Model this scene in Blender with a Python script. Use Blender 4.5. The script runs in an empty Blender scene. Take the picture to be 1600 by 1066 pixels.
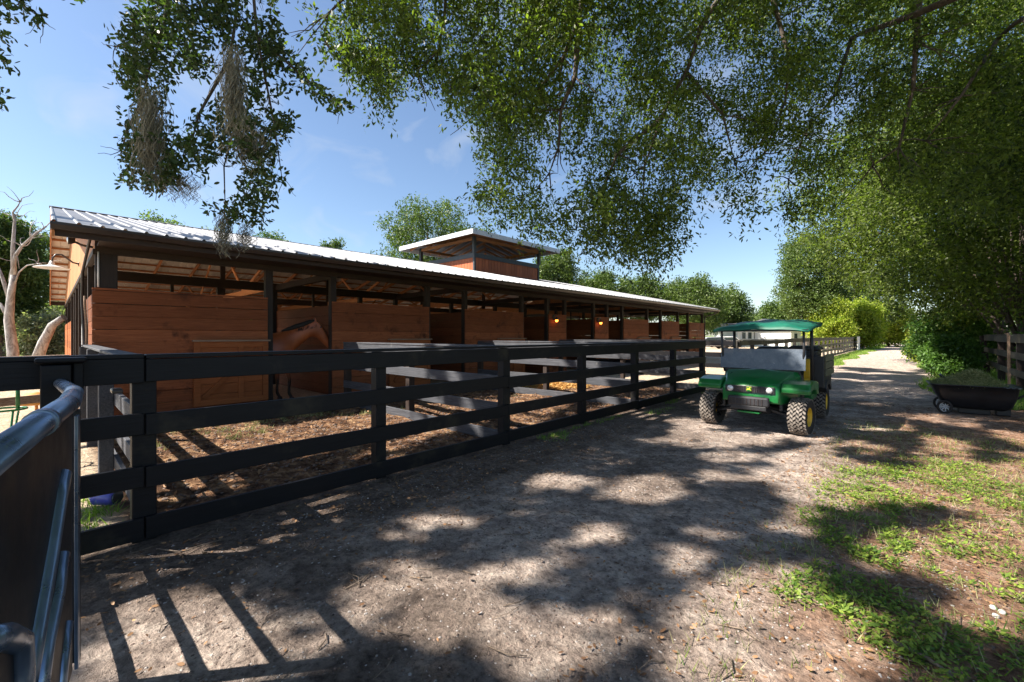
import bpy, bmesh, math, random
import numpy as np
from mathutils import Vector, Matrix, noise as mnoise
random.seed(7)
rng = np.random.default_rng(11)
S = bpy.context.scene
COL = S.collection
R = math.radians

# ------------------------------------------------------------ camera
F = 674.0; CX = 800.0; CY = 524.5; CH = 1.55
YAW = R(42.98)
sn, cs = math.sin(YAW), math.cos(YAW)
cam_d = bpy.data.cameras.new('camera')
cam_d.sensor_width = 36.0
cam_d.lens = F / 1600 * 36
cam_d.shift_y = -(533 - CY) / 1600
cam_d.clip_start = 0.02; cam_d.clip_end = 3000
cam = bpy.data.objects.new('camera', cam_d)
cam.location = (0, 0, CH); cam.rotation_euler = (R(90), 0, YAW)
COL.objects.link(cam); S.camera = cam

# ------------------------------------------------------------ sun and sky
SUNV = Vector((-0.62, -0.78, 1.0)).normalized()     # towards the sun
elev = math.asin(SUNV.z)
W_ = bpy.data.worlds.new('World'); S.world = W_; W_.use_nodes = True
wn = W_.node_tree
bg = wn.nodes['Background']
sky = wn.nodes.new('ShaderNodeTexSky'); sky.sky_type = 'NISHITA'; sky.sun_disc = False
sky.sun_elevation = elev
sky.sun_rotation = math.atan2(SUNV.x, SUNV.y)
sky.air_density = 1.0; sky.dust_density = 0.6; sky.ozone_density = 2.6
tcw = wn.nodes.new('ShaderNodeTexCoord'); mpw = wn.nodes.new('ShaderNodeMapping'); mpw.inputs['Scale'].default_value = (1.2, 3.0, 5.0)
nzw = wn.nodes.new('ShaderNodeTexNoise'); nzw.inputs['Scale'].default_value = 2.3; nzw.inputs['Detail'].default_value = 7; nzw.inputs['Distortion'].default_value = .8
rpw = wn.nodes.new('ShaderNodeValToRGB'); rpw.color_ramp.elements[0].position = .52; rpw.color_ramp.elements[1].position = .80; rpw.color_ramp.elements[1].color = (.45, .45, .45, 1)
mxw = wn.nodes.new('ShaderNodeMix'); mxw.data_type = 'RGBA'; mxw.inputs[7].default_value = (3.9, 4.2, 4.6, 1)
wn.links.new(tcw.outputs['Generated'], mpw.inputs[0]); wn.links.new(mpw.outputs[0], nzw.inputs[0]); wn.links.new(nzw.outputs[0], rpw.inputs[0])
wn.links.new(rpw.outputs[0], mxw.inputs[0]); wn.links.new(sky.outputs[0], mxw.inputs[6]); wn.links.new(mxw.outputs[2], bg.inputs[0]); bg.inputs[1].default_value = 0.068
sun_d = bpy.data.lights.new('sun', 'SUN'); sun_d.energy = 5.0; sun_d.angle = R(0.53)
sun_d.color = (1.0, 0.93, 0.83)
sun = bpy.data.objects.new('sun', sun_d)
sun.rotation_euler = SUNV.to_track_quat('Z', 'Y').to_euler(); COL.objects.link(sun)
S.view_settings.view_transform = 'Standard'; S.view_settings.look = 'None'
S.view_settings.exposure = 1.55; S.view_settings.gamma = 1.0
S.cycles.max_bounces = 7; S.cycles.diffuse_bounces = 4; S.cycles.glossy_bounces = 3
S.cycles.transmission_bounces = 4; S.cycles.transparent_max_bounces = 6

# ------------------------------------------------------------ pixel <-> place helpers (photograph measurements)
def wp(u, v, d):
    l = (u - CX) / F * d
    return Vector((-sn * d + cs * l, cs * d + sn * l, CH + (CY - v) / F * d))
def gp(u, v):
    return wp(u, v, F * CH / (v - CY))
def onX(u, v, X):
    t = (u - CX) / F
    return wp(u, v, X / (-sn + cs * t))
def project(P):
    P = np.asarray(P)
    d = -sn * P[:, 0] + cs * P[:, 1]; l = cs * P[:, 0] + sn * P[:, 1]
    dd = np.where(np.abs(d) < 1e-4, 1e-4, d)
    return CX + l / dd * F, CY - (P[:, 2] - CH) / dd * F, d

# ------------------------------------------------------------ tagging
def tag(o, label=None, cat=None, group=None, kind=None):
    if label: o['label'] = label
    if cat: o['category'] = cat
    if group: o['group'] = group
    if kind: o['kind'] = kind
    return o
def empty(name, loc=(0, 0, 0), label=None, cat=None, group=None, parent=None):
    o = bpy.data.objects.new(name, None); COL.objects.link(o); o.location = loc
    o.empty_display_size = 0.2
    if parent: o.parent = parent
    return tag(o, label, cat, group)

# ------------------------------------------------------------ materials
def new_mat(name):
    m = bpy.data.materials.new(name); m.use_nodes = True
    nt = m.node_tree; b = nt.nodes['Principled BSDF']
    return m, nt, b
def N(nt, typ, **kw):
    n = nt.nodes.new(typ)
    for k, v in kw.items(): setattr(n, k, v)
    return n
def noise_node(nt, vec, scale, detail=4, rough=0.55, dist=0.0):
    n = N(nt, 'ShaderNodeTexNoise'); n.inputs['Scale'].default_value = scale
    n.inputs['Detail'].default_value = detail; n.inputs['Roughness'].default_value = rough
    n.inputs['Distortion'].default_value = dist
    if vec is not None: nt.links.new(vec, n.inputs['Vector'])
    return n
def ramp(nt, fac, stops):
    r = N(nt, 'ShaderNodeValToRGB'); cr = r.color_ramp
    while len(cr.elements) < len(stops): cr.elements.new(0.5)
    for e, (p, c) in zip(cr.elements, stops):
        e.position = p; e.color = (*c, 1) if len(c) == 3 else c
    nt.links.new(fac, r.inputs[0]); return r
def mixc(nt, fac, a, b, mode='MIX'):
    m = N(nt, 'ShaderNodeMix'); m.data_type = 'RGBA'; m.blend_type = mode
    if isinstance(fac, (int, float)): m.inputs[0].default_value = fac
    else: nt.links.new(fac, m.inputs[0])
    for i, x in ((6, a), (7, b)):
        if isinstance(x, tuple): m.inputs[i].default_value = (*x, 1)
        else: nt.links.new(x, m.inputs[i])
    return m.outputs[2]
def mth(nt, op, a, b=None, clamp=False):
    m = N(nt, 'ShaderNodeMath'); m.operation = op; m.use_clamp = clamp
    for i, x in ((0, a), (1, b)):
        if x is None: continue
        if isinstance(x, (int, float)): m.inputs[i].default_value = x
        else: nt.links.new(x, m.inputs[i])
    return m.outputs[0]
def bump(nt, b, height, strength=0.3, dist=0.02):
    bp = N(nt, 'ShaderNodeBump'); bp.inputs['Strength'].default_value = strength
    bp.inputs['Distance'].default_value = dist
    nt.links.new(height, bp.inputs['Height']); nt.links.new(bp.outputs[0], b.inputs['Normal'])
def scaled(nt, vec, sc):
    m = N(nt, 'ShaderNodeMapping'); m.inputs['Scale'].default_value = sc
    nt.links.new(vec, m.inputs['Vector']); return m.outputs[0]

def wood(name, c1, c2, axis='Y', rough=0.75, var=0.35, blot=None, spec=0.3, grain=1.0):
    m, nt, b = new_mat(name)
    g = N(nt, 'ShaderNodeNewGeometry')
    sc = {'X': (1.2, 22, 22), 'Y': (22, 1.2, 22), 'Z': (22, 22, 1.2)}[axis]
    off = N(nt, 'ShaderNodeVectorMath'); off.operation = 'ADD'
    comb = N(nt, 'ShaderNodeCombineXYZ')
    rr = mth(nt, 'MULTIPLY', g.outputs['Random Per Island'], 37.0)
    for i in range(3): nt.links.new(rr, comb.inputs[i])
    nt.links.new(g.outputs['Position'], off.inputs[0]); nt.links.new(comb.outputs[0], off.inputs[1])
    v = scaled(nt, off.outputs[0], sc)
    n1 = noise_node(nt, v, 2.4, 6, 0.65, 0.6)
    col = ramp(nt, n1.outputs[0], [(0.3, c1), (0.7, c2)]).outputs[0]
    n2 = noise_node(nt, g.outputs['Position'], 1.7, 4, 0.6)
    col = mixc(nt, mth(nt, 'MULTIPLY', n2.outputs[0], 0.45), col, tuple(x * 0.5 for x in c1))
    iv = ramp(nt, g.outputs['Random Per Island'], [(0, (1 - var,) * 3), (1, (1 + var * 0.6,) * 3)])
    col = mixc(nt, 1.0, col, iv.outputs[0], 'MULTIPLY')
    if blot:
        n3 = noise_node(nt, g.outputs['Position'], blot[1], 5, 0.7)
        f = ramp(nt, n3.outputs[0], [(blot[2], (0, 0, 0)), (blot[2] + 0.12, (1, 1, 1))])
        col = mixc(nt, f.outputs[0], col, blot[0])
    nt.links.new(col, b.inputs['Base Color'])
    b.inputs['Roughness'].default_value = rough; b.inputs['Specular IOR Level'].default_value = spec
    bump(nt, b, n1.outputs[0], 0.35 * grain, 0.006)
    return m
def plain(name, c, rough=0.5, metal=0.0, spec=0.5, vary=0.25, scale=6.0, bmp=0.0, coat=0.0):
    m, nt, b = new_mat(name)
    g = N(nt, 'ShaderNodeNewGeometry')
    n1 = noise_node(nt, g.outputs['Position'], scale, 5, 0.6)
    col = ramp(nt, n1.outputs[0], [(0.3, tuple(x * (1 - vary) for x in c)), (0.7, tuple(min(1, x * (1 + vary)) for x in c))])
    nt.links.new(col.outputs[0], b.inputs['Base Color'])
    rr = ramp(nt, n1.outputs[0], [(0.3, (rough * 0.8,) * 3), (0.7, (min(1, rough * 1.2),) * 3)])
    nt.links.new(rr.outputs[0], b.inputs['Roughness'])
    b.inputs['Metallic'].default_value = metal; b.inputs['Specular IOR Level'].default_value = spec
    if coat: b.inputs['Coat Weight'].default_value = coat
    if bmp: bump(nt, b, n1.outputs[0], bmp, 0.01)
    return m
def leafmat(name, dark, light, trans=0.35, rough=0.5, tcol=None):
    m, nt, b = new_mat(name)
    g = N(nt, 'ShaderNodeNewGeometry')
    n = noise_node(nt, g.outputs['Position'], 0.7, 3, 0.6)
    f = mth(nt, 'ADD', mth(nt, 'MULTIPLY', g.outputs['Random Per Island'], 0.75), mth(nt, 'MULTIPLY', mth(nt, 'SUBTRACT', n.outputs[0], 0.5), 0.9), True)
    col = ramp(nt, f, [(0.0, dark), (0.85, light), (1.0, tuple(min(1, x * 1.25) for x in light))]).outputs[0]
    nt.links.new(col, b.inputs['Base Color'])
    b.inputs['Roughness'].default_value = rough; b.inputs['Specular IOR Level'].default_value = 0.35
    t = N(nt, 'ShaderNodeBsdfTranslucent')
    tc = mixc(nt, 1.0, col, (1.6, 1.9, 0.7) if tcol is None else tcol, 'MULTIPLY')
    nt.links.new(tc, t.inputs[0])
    mx = N(nt, 'ShaderNodeMixShader'); mx.inputs[0].default_value = trans
    nt.links.new(b.outputs[0], mx.inputs[1]); nt.links.new(t.outputs[0], mx.inputs[2])
    nt.links.new(mx.outputs[0], nt.nodes['Material Output'].inputs[0])
    return m
def barkmat(name, c1, c2, scale=9.0):
    m, nt, b = new_mat(name)
    g = N(nt, 'ShaderNodeNewGeometry')
    v = scaled(nt, g.outputs['Position'], (1, 1, 0.35))
    n = noise_node(nt, v, scale, 7, 0.7, 0.8)
    nt.links.new(ramp(nt, n.outputs[0], [(0.3, c1), (0.65, c2)]).outputs[0], b.inputs['Base Color'])
    b.inputs['Roughness'].default_value = 0.9
    bump(nt, b, n.outputs[0], 0.8, 0.04); return m

def ground_material():
    m, nt, b = new_mat('earth')
    g = N(nt, 'ShaderNodeNewGeometry'); P = g.outputs['Position']
    sp = N(nt, 'ShaderNodeSeparateXYZ'); nt.links.new(P, sp.inputs[0])
    nb = noise_node(nt, P, 0.9, 5, 0.6)
    nw = mth(nt, 'MULTIPLY', mth(nt, 'SUBTRACT', nb.outputs[0], 0.5), 1.9)
    xw = mth(nt, 'ADD', sp.outputs[0], nw); yw = mth(nt, 'ADD', sp.outputs[1], nw)
    def step(x, a, c):
        mr = N(nt, 'ShaderNodeMapRange'); mr.interpolation_type = 'SMOOTHSTEP'
        mr.inputs[1].default_value = a; mr.inputs[2].default_value = c
        nt.links.new(x, mr.inputs[0]); return mr.outputs[0]
    nf = noise_node(nt, P, 28, 8, 0.72)       # fine grain
    nm = noise_node(nt, P, 5.0, 7, 0.65, 0.4)      # clods
    nvf = noise_node(nt, P, 150, 3, 0.7)
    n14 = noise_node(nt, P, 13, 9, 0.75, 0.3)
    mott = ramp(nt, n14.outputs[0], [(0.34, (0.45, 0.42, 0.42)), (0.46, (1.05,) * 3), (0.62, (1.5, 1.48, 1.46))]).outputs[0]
    # gravel road
    road = ramp(nt, nm.outputs[0], [(0.3, (0.25, 0.195, 0.165)), (0.5, (0.42, 0.34, 0.29)), (0.72, (0.60, 0.51, 0.44))]).outputs[0]
    speck = ramp(nt, nf.outputs[0], [(0.34, (0.30,) * 3), (0.47, (.95,) * 3), (0.68, (1.45,) * 3)]).outputs[0]
    road = mixc(nt, 0.65, road, speck, 'MULTIPLY')
    # dark damp soil by the fence, patches in the lane
    soil = ramp(nt, nm.outputs[0], [(0.3, (0.055, 0.040, 0.032)), (0.7, (0.145, 0.105, 0.08))]).outputs[0]
    soil = mixc(nt, 0.7, soil, speck, 'MULTIPLY')
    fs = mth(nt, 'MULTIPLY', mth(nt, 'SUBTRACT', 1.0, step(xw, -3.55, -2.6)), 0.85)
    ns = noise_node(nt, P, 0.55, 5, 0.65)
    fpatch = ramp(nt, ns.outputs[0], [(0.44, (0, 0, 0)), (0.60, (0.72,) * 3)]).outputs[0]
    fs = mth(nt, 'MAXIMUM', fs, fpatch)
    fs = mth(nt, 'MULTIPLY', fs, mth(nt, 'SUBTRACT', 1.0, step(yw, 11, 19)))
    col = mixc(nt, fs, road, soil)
    # leaf litter to the right
    lit = ramp(nt, nm.outputs[0], [(0.3, (0.14, 0.075, 0.045)), (0.5, (0.29, 0.17, 0.11)), (0.7, (0.46, 0.33, 0.25))]).outputs[0]
    lit = mixc(nt, 0.9, lit, speck, 'MULTIPLY')
    fl = step(xw, -1.0, -0.1)
    fl2 = mth(nt, 'MAXIMUM', mth(nt, 'MULTIPLY', fl, mth(nt, 'SUBTRACT', 1.0, step(yw, 9.5, 14))), step(xw, 0.3, 1.2))
    col = mixc(nt, fl2, col, lit)
    # paddock mulch
    mul = ramp(nt, nm.outputs[0], [(0.36, (0.035, 0.018, 0.011)), (0.52, (0.17, 0.090, 0.050)), (0.70, (0.48, 0.31, 0.17))]).outputs[0]
    mul = mixc(nt, 0.8, mul, speck, 'MULTIPLY')
    fp = mth(nt, 'SUBTRACT', 1.0, step(sp.outputs[0], -4.45, -4.2))
    col = mixc(nt, fp, col, mul)
    # pale sand yard beyond the corner fence, and the sand beyond the paddocks
    sand = ramp(nt, nm.outputs[0], [(0.3, (0.42, 0.32, 0.22)), (0.7, (0.60, 0.49, 0.37))]).outputs[0]
    sand = mixc(nt, 0.5, sand, speck, 'MULTIPLY')
    fy = mth(nt, 'MULTIPLY', fp, mth(nt, 'SUBTRACT', 1.0, step(sp.outputs[1], 0.3, 0.5)))
    fy2 = mth(nt, 'MULTIPLY', fp, step(yw, 12.4, 13.6))
    col = mixc(nt, mth(nt, 'MAXIMUM', fy, fy2), col, sand)
    # barn floor
    fb = mth(nt, 'MULTIPLY', mth(nt, 'SUBTRACT', 1.0, step(sp.outputs[0], -10.9, -10.6)), step(sp.outputs[1], 0.4, 0.7))
    fb = mth(nt, 'MULTIPLY', fb, step(sp.outputs[0], -32.2, -31.9))
    fb = mth(nt, 'MULTIPLY', fb, mth(nt, 'SUBTRACT', 1.0, step(sp.outputs[1], 31, 31.4)))
    col = mixc(nt, fb, col, (0.44, 0.33, 0.23))
    # meadow far away
    mea = ramp(nt, nm.outputs[0], [(0.3, (0.08, 0.13, 0.025)), (0.7, (0.20, 0.25, 0.07))]).outputs[0]
    fm1 = step(yw, 60, 75); fm1 = mth(nt, 'MULTIPLY', fm1, mth(nt, 'SUBTRACT', 1.0, step(xw, -6.5, -5)))
    fm3 = mth(nt, 'SUBTRACT', 1.0, step(xw, -48, -40)); fm4 = step(xw, 2.4, 4.0)
    fm = mth(nt, 'MAXIMUM', mth(nt, 'MAXIMUM', fm1, fm3), mth(nt, 'MULTIPLY', fm4, 0.6))
    col = mixc(nt, fm, col, mea)
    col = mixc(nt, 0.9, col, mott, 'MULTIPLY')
    nt.links.new(col, b.inputs['Base Color'])
    b.inputs['Roughness'].default_value = 0.95; b.inputs['Specular IOR Level'].default_value = 0.15
    hh = mth(nt, 'ADD', mth(nt, 'ADD', nm.outputs[0], mth(nt, 'MULTIPLY', n14.outputs[0], 0.7)), mth(nt, 'ADD', mth(nt, 'MULTIPLY', nf.outputs[0], 0.5), mth(nt, 'MULTIPLY', nvf.outputs[0], 0.10)))
    bump(nt, b, hh, 1.0, 0.085)
    return m

M = {}
M['earth'] = ground_material()
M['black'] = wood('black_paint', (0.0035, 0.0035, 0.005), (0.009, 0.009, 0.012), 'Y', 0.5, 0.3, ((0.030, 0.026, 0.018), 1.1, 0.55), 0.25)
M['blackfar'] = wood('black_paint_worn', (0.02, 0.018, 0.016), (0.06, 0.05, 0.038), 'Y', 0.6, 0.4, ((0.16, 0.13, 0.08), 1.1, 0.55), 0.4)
M['weath'] = wood('weathered_board', (0.025, 0.027, 0.034), (0.10, 0.102, 0.115), 'X', 0.7, 0.3, ((0.22, 0.21, 0.20), 3.4, 0.64), 0.4)
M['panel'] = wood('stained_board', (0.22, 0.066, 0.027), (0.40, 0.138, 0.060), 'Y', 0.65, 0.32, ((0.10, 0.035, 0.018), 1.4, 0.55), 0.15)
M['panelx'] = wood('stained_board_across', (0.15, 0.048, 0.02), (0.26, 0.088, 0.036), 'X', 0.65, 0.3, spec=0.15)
M['door'] = wood('door_board', (0.28, 0.085, 0.028), (0.44, 0.15, 0.055), 'Y', 0.65, 0.25, spec=0.15)
M['gable'] = wood('gable_board', (0.42, 0.19, 0.08), (0.55, 0.27, 0.12), 'Z', 0.6, 0.12)
M['frame'] = wood('dark_timber', (0.025, 0.017, 0.015), (0.055, 0.038, 0.03), 'Z', 0.6, 0.3)
M['beam'] = wood('dark_beam', (0.03, 0.020, 0.017), (0.065, 0.042, 0.033), 'Y', 0.6, 0.3)
M['rafter'] = wood('rafter_timber', (0.48, 0.20, 0.08), (0.64, 0.31, 0.14), 'X', 0.7, 0.3)
M['purlin'] = wood('purlin_timber', (0.40, 0.165, 0.065), (0.60, 0.28, 0.125), 'Y', 0.7, 0.3)
M['cupwall'] = wood('cupola_board', (0.50, 0.13, 0.05), (0.62, 0.19, 0.08), 'Z', 0.6, 0.15)
M['charcoal'] = plain('charcoal_paint', (0.05, 0.052, 0.055), 0.5)
M['gutter'] = plain('dark_brown_metal', (0.032, 0.024, 0.024), 0.35, 0.0, 0.5)
M['oldwood'] = wood('dry_timber', (0.22, 0.12, 0.07), (0.46, 0.34, 0.25), 'Y', 0.8, 0.3)

def roofmat():
    m, nt, b = new_mat('galvanised_roof')
    g = N(nt, 'ShaderNodeNewGeometry')
    n = noise_node(nt, g.outputs['Position'], 3.0, 6, 0.7)
    n2 = noise_node(nt, scaled(nt, g.outputs['Position'], (0.6, 6, 1)), 2.0, 4, 0.6)
    c = ramp(nt, n.outputs[0], [(0.35, (0.12, 0.12, 0.125)), (0.65, (0.21, 0.215, 0.23))]).outputs[0]
    c = mixc(nt, 0.35, c, ramp(nt, n2.outputs[0], [(0.3, (0.55, 0.53, 0.5)), (0.7, (1.1, 1.1, 1.1))]).outputs[0], 'MULTIPLY')
    nt.links.new(c, b.inputs['Base Color'])
    b.inputs['Metallic'].default_value = 0.35
    nt.links.new(ramp(nt, n.outputs[0], [(0.3, (0.35,) * 3), (0.7, (0.55,) * 3)]).outputs[0], b.inputs['Roughness'])
    return m
M['roof'] = roofmat()
M['under'] = plain('lit_roof_underside', (0.62, 0.58, 0.53), 0.6, 0, 0.3, 0.15)  # whitish sheet underside, made paler for light bounced off the yard
M['palestone'] = plain('pale_stone', (.42, .40, .37), .8)
M['white'] = plain('white_paint', (0.75, 0.75, 0.73), 0.5, 0, 0.4, 0.06)
M['whitetrim'] = plain('pale_trim', (0.62, 0.64, 0.66), 0.45, 0, 0.5, 0.08)
M['glassdark'] = plain('window_glass', (0.05, 0.07, 0.08), 0.1, 0, 0.7)
M['steel'] = plain('galvanised_pipe', (0.22, 0.29, 0.40), 0.30, 0.8, 0.5, 0.22, 6, 0.0)
M['panelsteel'] = plain('dark_steel', (0.010, 0.012, 0.016), 0.5, 0.2)
M['greenpaint'] = plain('green_paint', (0.008, 0.135, 0.030), 0.33, 0, 0.5, 0.18, 5, 0, 0.25)
M['canopy'] = plain('green_canvas', (0.003, 0.10, 0.065), 0.55, 0, 0.5, 0.3, 3)
M['rubber'] = plain('tyre_rubber', (0.035, 0.032, 0.03), 0.85, 0, 0.2, 0.5, 12, 0.3)
M['tread'] = plain('lit_dusty_tread', (0.21, 0.18, 0.155), 0.9, 0, 0.2, 0.4, 12)  # tread blocks dirt-coloured and paler, standing in for sun on them
M['yellow'] = plain('yellow_rim', (0.70, 0.42, 0.02), 0.5)
M['plastic'] = plain('black_plastic', (0.022, 0.022, 0.025), 0.45, 0, 0.5, 0.3)
M['cartplastic'] = plain('cart_plastic', (0.012, 0.013, 0.016), 0.38, 0, 0.5, 0.3)
M['lens'] = plain('lamp_lens', (0.7, 0.7, 0.7), 0.12, 0.3, 0.8)
M['badge'] = plain('badge_yellow', (0.65, 0.6, 0.04), 0.4)
M['olive'] = wood('olive_bed_side', (0.12, 0.12, 0.07), (0.28, 0.26, 0.17), 'Y', 0.6, 0.2)
M['leaf_oak'] = leafmat('oak_leaf', (0.020, 0.036, 0.010), (0.175, 0.225, 0.040), 0.48)
M['leaf_near'] = leafmat('oak_leaf_near', (0.022, 0.038, 0.014), (0.075, 0.115, 0.035), 0.3)
M['leaf_mid'] = leafmat('tree_leaf', (0.035, 0.065, 0.014), (0.13, 0.18, 0.045), 0.3)
M['leaf_yel'] = leafmat('yellow_green_leaf', (0.13, 0.19, 0.02), (0.42, 0.46, 0.07), 0.4)
M['leaf_grey'] = leafmat('grey_green_leaf', (0.10, 0.12, 0.07), (0.30, 0.33, 0.20), 0.3)
M['leaf_bush'] = leafmat('bush_leaf', (0.03, 0.075, 0.015), (0.12, 0.22, 0.04), 0.35)
M['weed'] = leafmat('weed_leaf', (0.05, 0.11, 0.02), (0.30, 0.38, 0.06), 0.35)
M['grass'] = leafmat('grass_blade', (0.10, 0.19, 0.03), (0.30, 0.40, 0.08), 0.35)
M['hay'] = leafmat('cut_grass', (0.11, 0.15, 0.04), (0.52, 0.48, 0.24), 0.2, 0.7, (1, 1, 0.8))
M['straw'] = leafmat('bright_straw', (0.45, 0.25, 0.08), (0.72, 0.45, 0.16), 0.2, 0.7, (1, 1, 0.8))
M['litter'] = leafmat('dead_leaf', (0.12, 0.06, 0.03), (0.42, 0.24, 0.12), 0.15, 0.7, (1, .8, .6))
M['twig'] = barkmat('twig_bark', (0.10, 0.07, 0.05), (0.30, 0.23, 0.17), 20)
M['bark'] = barkmat('oak_bark', (0.035, 0.026, 0.02), (0.13, 0.10, 0.08))
M['deadwood'] = barkmat('dead_bark', (0.10, 0.08, 0.07), (0.50, 0.49, 0.48), 8)
M['moss'] = leafmat('spanish_moss', (0.13, 0.12, 0.09), (0.40, 0.37, 0.28), 0.3, 0.8, (1, 1, 0.9))
M['stone'] = plain('pebble', (0.34, 0.31, 0.29), 0.85, 0, 0.3, 0.4, 8)

# ------------------------------------------------------------ mesh helpers
class MB:
    def __init__(s): s.v = []; s.f = []; s.sm = []
    def add(s, vs, fs, smooth=False):
        k = len(s.v); s.v += [tuple(p) for p in vs]
        s.f += [tuple(i + k for i in f) for f in fs]; s.sm += [smooth] * len(fs); return s
    def box(s, x0, x1, y0, y1, z0, z1):
        vs = [(x0, y0, z0), (x1, y0, z0), (x1, y1, z0), (x0, y1, z0), (x0, y0, z1), (x1, y0, z1), (x1, y1, z1), (x0, y1, z1)]
        return s.add(vs, [(0, 3, 2, 1), (4, 5, 6, 7), (0, 1, 5, 4), (1, 2, 6, 5), (2, 3, 7, 6), (3, 0, 4, 7)])
    def bar(s, a, b, w, h, up=(0, 0, 1)):
        a, b = Vector(a), Vector(b); d = (b - a).normalized(); up = Vector(up)
        if abs(d.dot(up)) > 0.99: up = Vector((1, 0, 0))
        r = d.cross(up).normalized(); u = r.cross(d)
        vs = []
        for p in (a, b):
            for sx, sy in ((-1, -1), (1, -1), (1, 1), (-1, 1)): vs.append(p + r * sx * w / 2 + u * sy * h / 2)
        return s.add(vs, [(3, 2, 1, 0), (4, 5, 6, 7), (0, 1, 5, 4), (1, 2, 6, 5), (2, 3, 7, 6), (3, 0, 4, 7)])
    def tube(s, pts, rad, n=8, cap=True):
        pts = [Vector(p) for p in pts]
        if not hasattr(rad, '__len__'): rad = [rad] * len(pts)
        vs = []; prev = None
        for i, p in enumerate(pts):
            d = (pts[min(i + 1, len(pts) - 1)] - pts[max(i - 1, 0)])
            d = d.normalized() if d.length > 1e-6 else Vector((0, 0, 1))
            if prev is None:
                r = d.cross(Vector((0, 0, 1)) if abs(d.z) < 0.9 else Vector((1, 0, 0))).normalized()
            else:
                r = (prev - d * prev.dot(d)).normalized()
            prev = r; u = d.cross(r)
            for k in range(n):
                a = 2 * math.pi * k / n
                vs.append(p + (r * math.cos(a) + u * math.sin(a)) * rad[i])
        fs = []
        for i in range(len(pts) - 1):
            for k in range(n):
                k2 = (k + 1) % n
                fs.append((i * n + k, i * n + k2, (i + 1) * n + k2, (i + 1) * n + k))
        s.add(vs, fs, True)
        if cap:
            k0 = len(s.v) - len(vs)
            s.f.append(tuple(k0 + k for k in reversed(range(n)))); s.f.append(tuple(k0 + (len(pts) - 1) * n + k for k in range(n)))
            s.sm += [False, False]
        return s
    def lathe(s, prof, c, axis='Z', n=24):
        vs = []
        for r, h in prof:
            for k in range(n):
                a = 2 * math.pi * k / n; x, y = r * math.cos(a), r * math.sin(a)
                p = {'Z': (x, y, h), 'X': (h, x, y), 'Y': (x, h, y)}[axis]
                vs.append((p[0] + c[0], p[1] + c[1], p[2] + c[2]))
        fs = []
        for i in range(len(prof) - 1):
            for k in range(n):
                k2 = (k + 1) % n; fs.append((i * n + k, i * n + k2, (i + 1) * n + k2, (i + 1) * n + k))
        return s.add(vs, fs, True)
    def prism(s, poly, y0, y1, axis='Y'):
        n = len(poly)
        def mk(a, b, t):
            return {'Y': (a, t, b), 'X': (t, a, b), 'Z': (a, b, t)}[axis]
        vs = [mk(a, b, y0) for a, b in poly] + [mk(a, b, y1) for a, b in poly]
        fs = [tuple(range(n)), tuple(range(2 * n - 1, n - 1, -1))]
        for i in range(n):
            j = (i + 1) % n; fs.append((i, i + n, j + n, j))
        return s.add(vs, fs)
    def loft(s, secs, smooth=True, caps=True):
        n = len(secs[0]); vs = [p for sec in secs for p in sec]; fs = []
        for i in range(len(secs) - 1):
            for k in range(n):
                k2 = (k + 1) % n; fs.append((i * n + k, i * n + k2, (i + 1) * n + k2, (i + 1) * n + k))
        if caps: fs.append(tuple(reversed(range(n)))); fs.append(tuple((len(secs) - 1) * n + k for k in range(n)))
        return s.add(vs, fs, smooth)
    def build(s, name, mat, parent=None, bevel=0.0, seg=2, fixn=True):
        me = bpy.data.meshes.new(name); me.from_pydata(s.v, [], s.f)
        me.polygons.foreach_set('use_smooth', s.sm[:len(me.polygons)] + [False] * (len(me.polygons) - len(s.sm)))
        if fixn:
            bm = bmesh.new(); bm.from_mesh(me); bmesh.ops.recalc_face_normals(bm, faces=bm.faces); bm.to_mesh(me); bm.free()
        me.materials.append(mat)
        o = bpy.data.objects.new(name, me); COL.objects.link(o)
        if parent:
            o.parent = parent; o.matrix_parent_inverse = Matrix.Identity(4)
            # meshes are written in world coordinates unless parent sits away from the origin and local=True was meant
        if bevel:
            b = o.modifiers.new('bevel', 'BEVEL'); b.width = bevel; b.segments = seg; b.limit_method = 'ANGLE'; b.angle_limit = R(40)
        return o
def rebase(root):
    """children were written in world coordinates: keep them there under a root that stands at the thing's base"""
    inv = Matrix.Translation(root.location).inverted()
    for ch in root.children: ch.matrix_parent_inverse = inv

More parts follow.
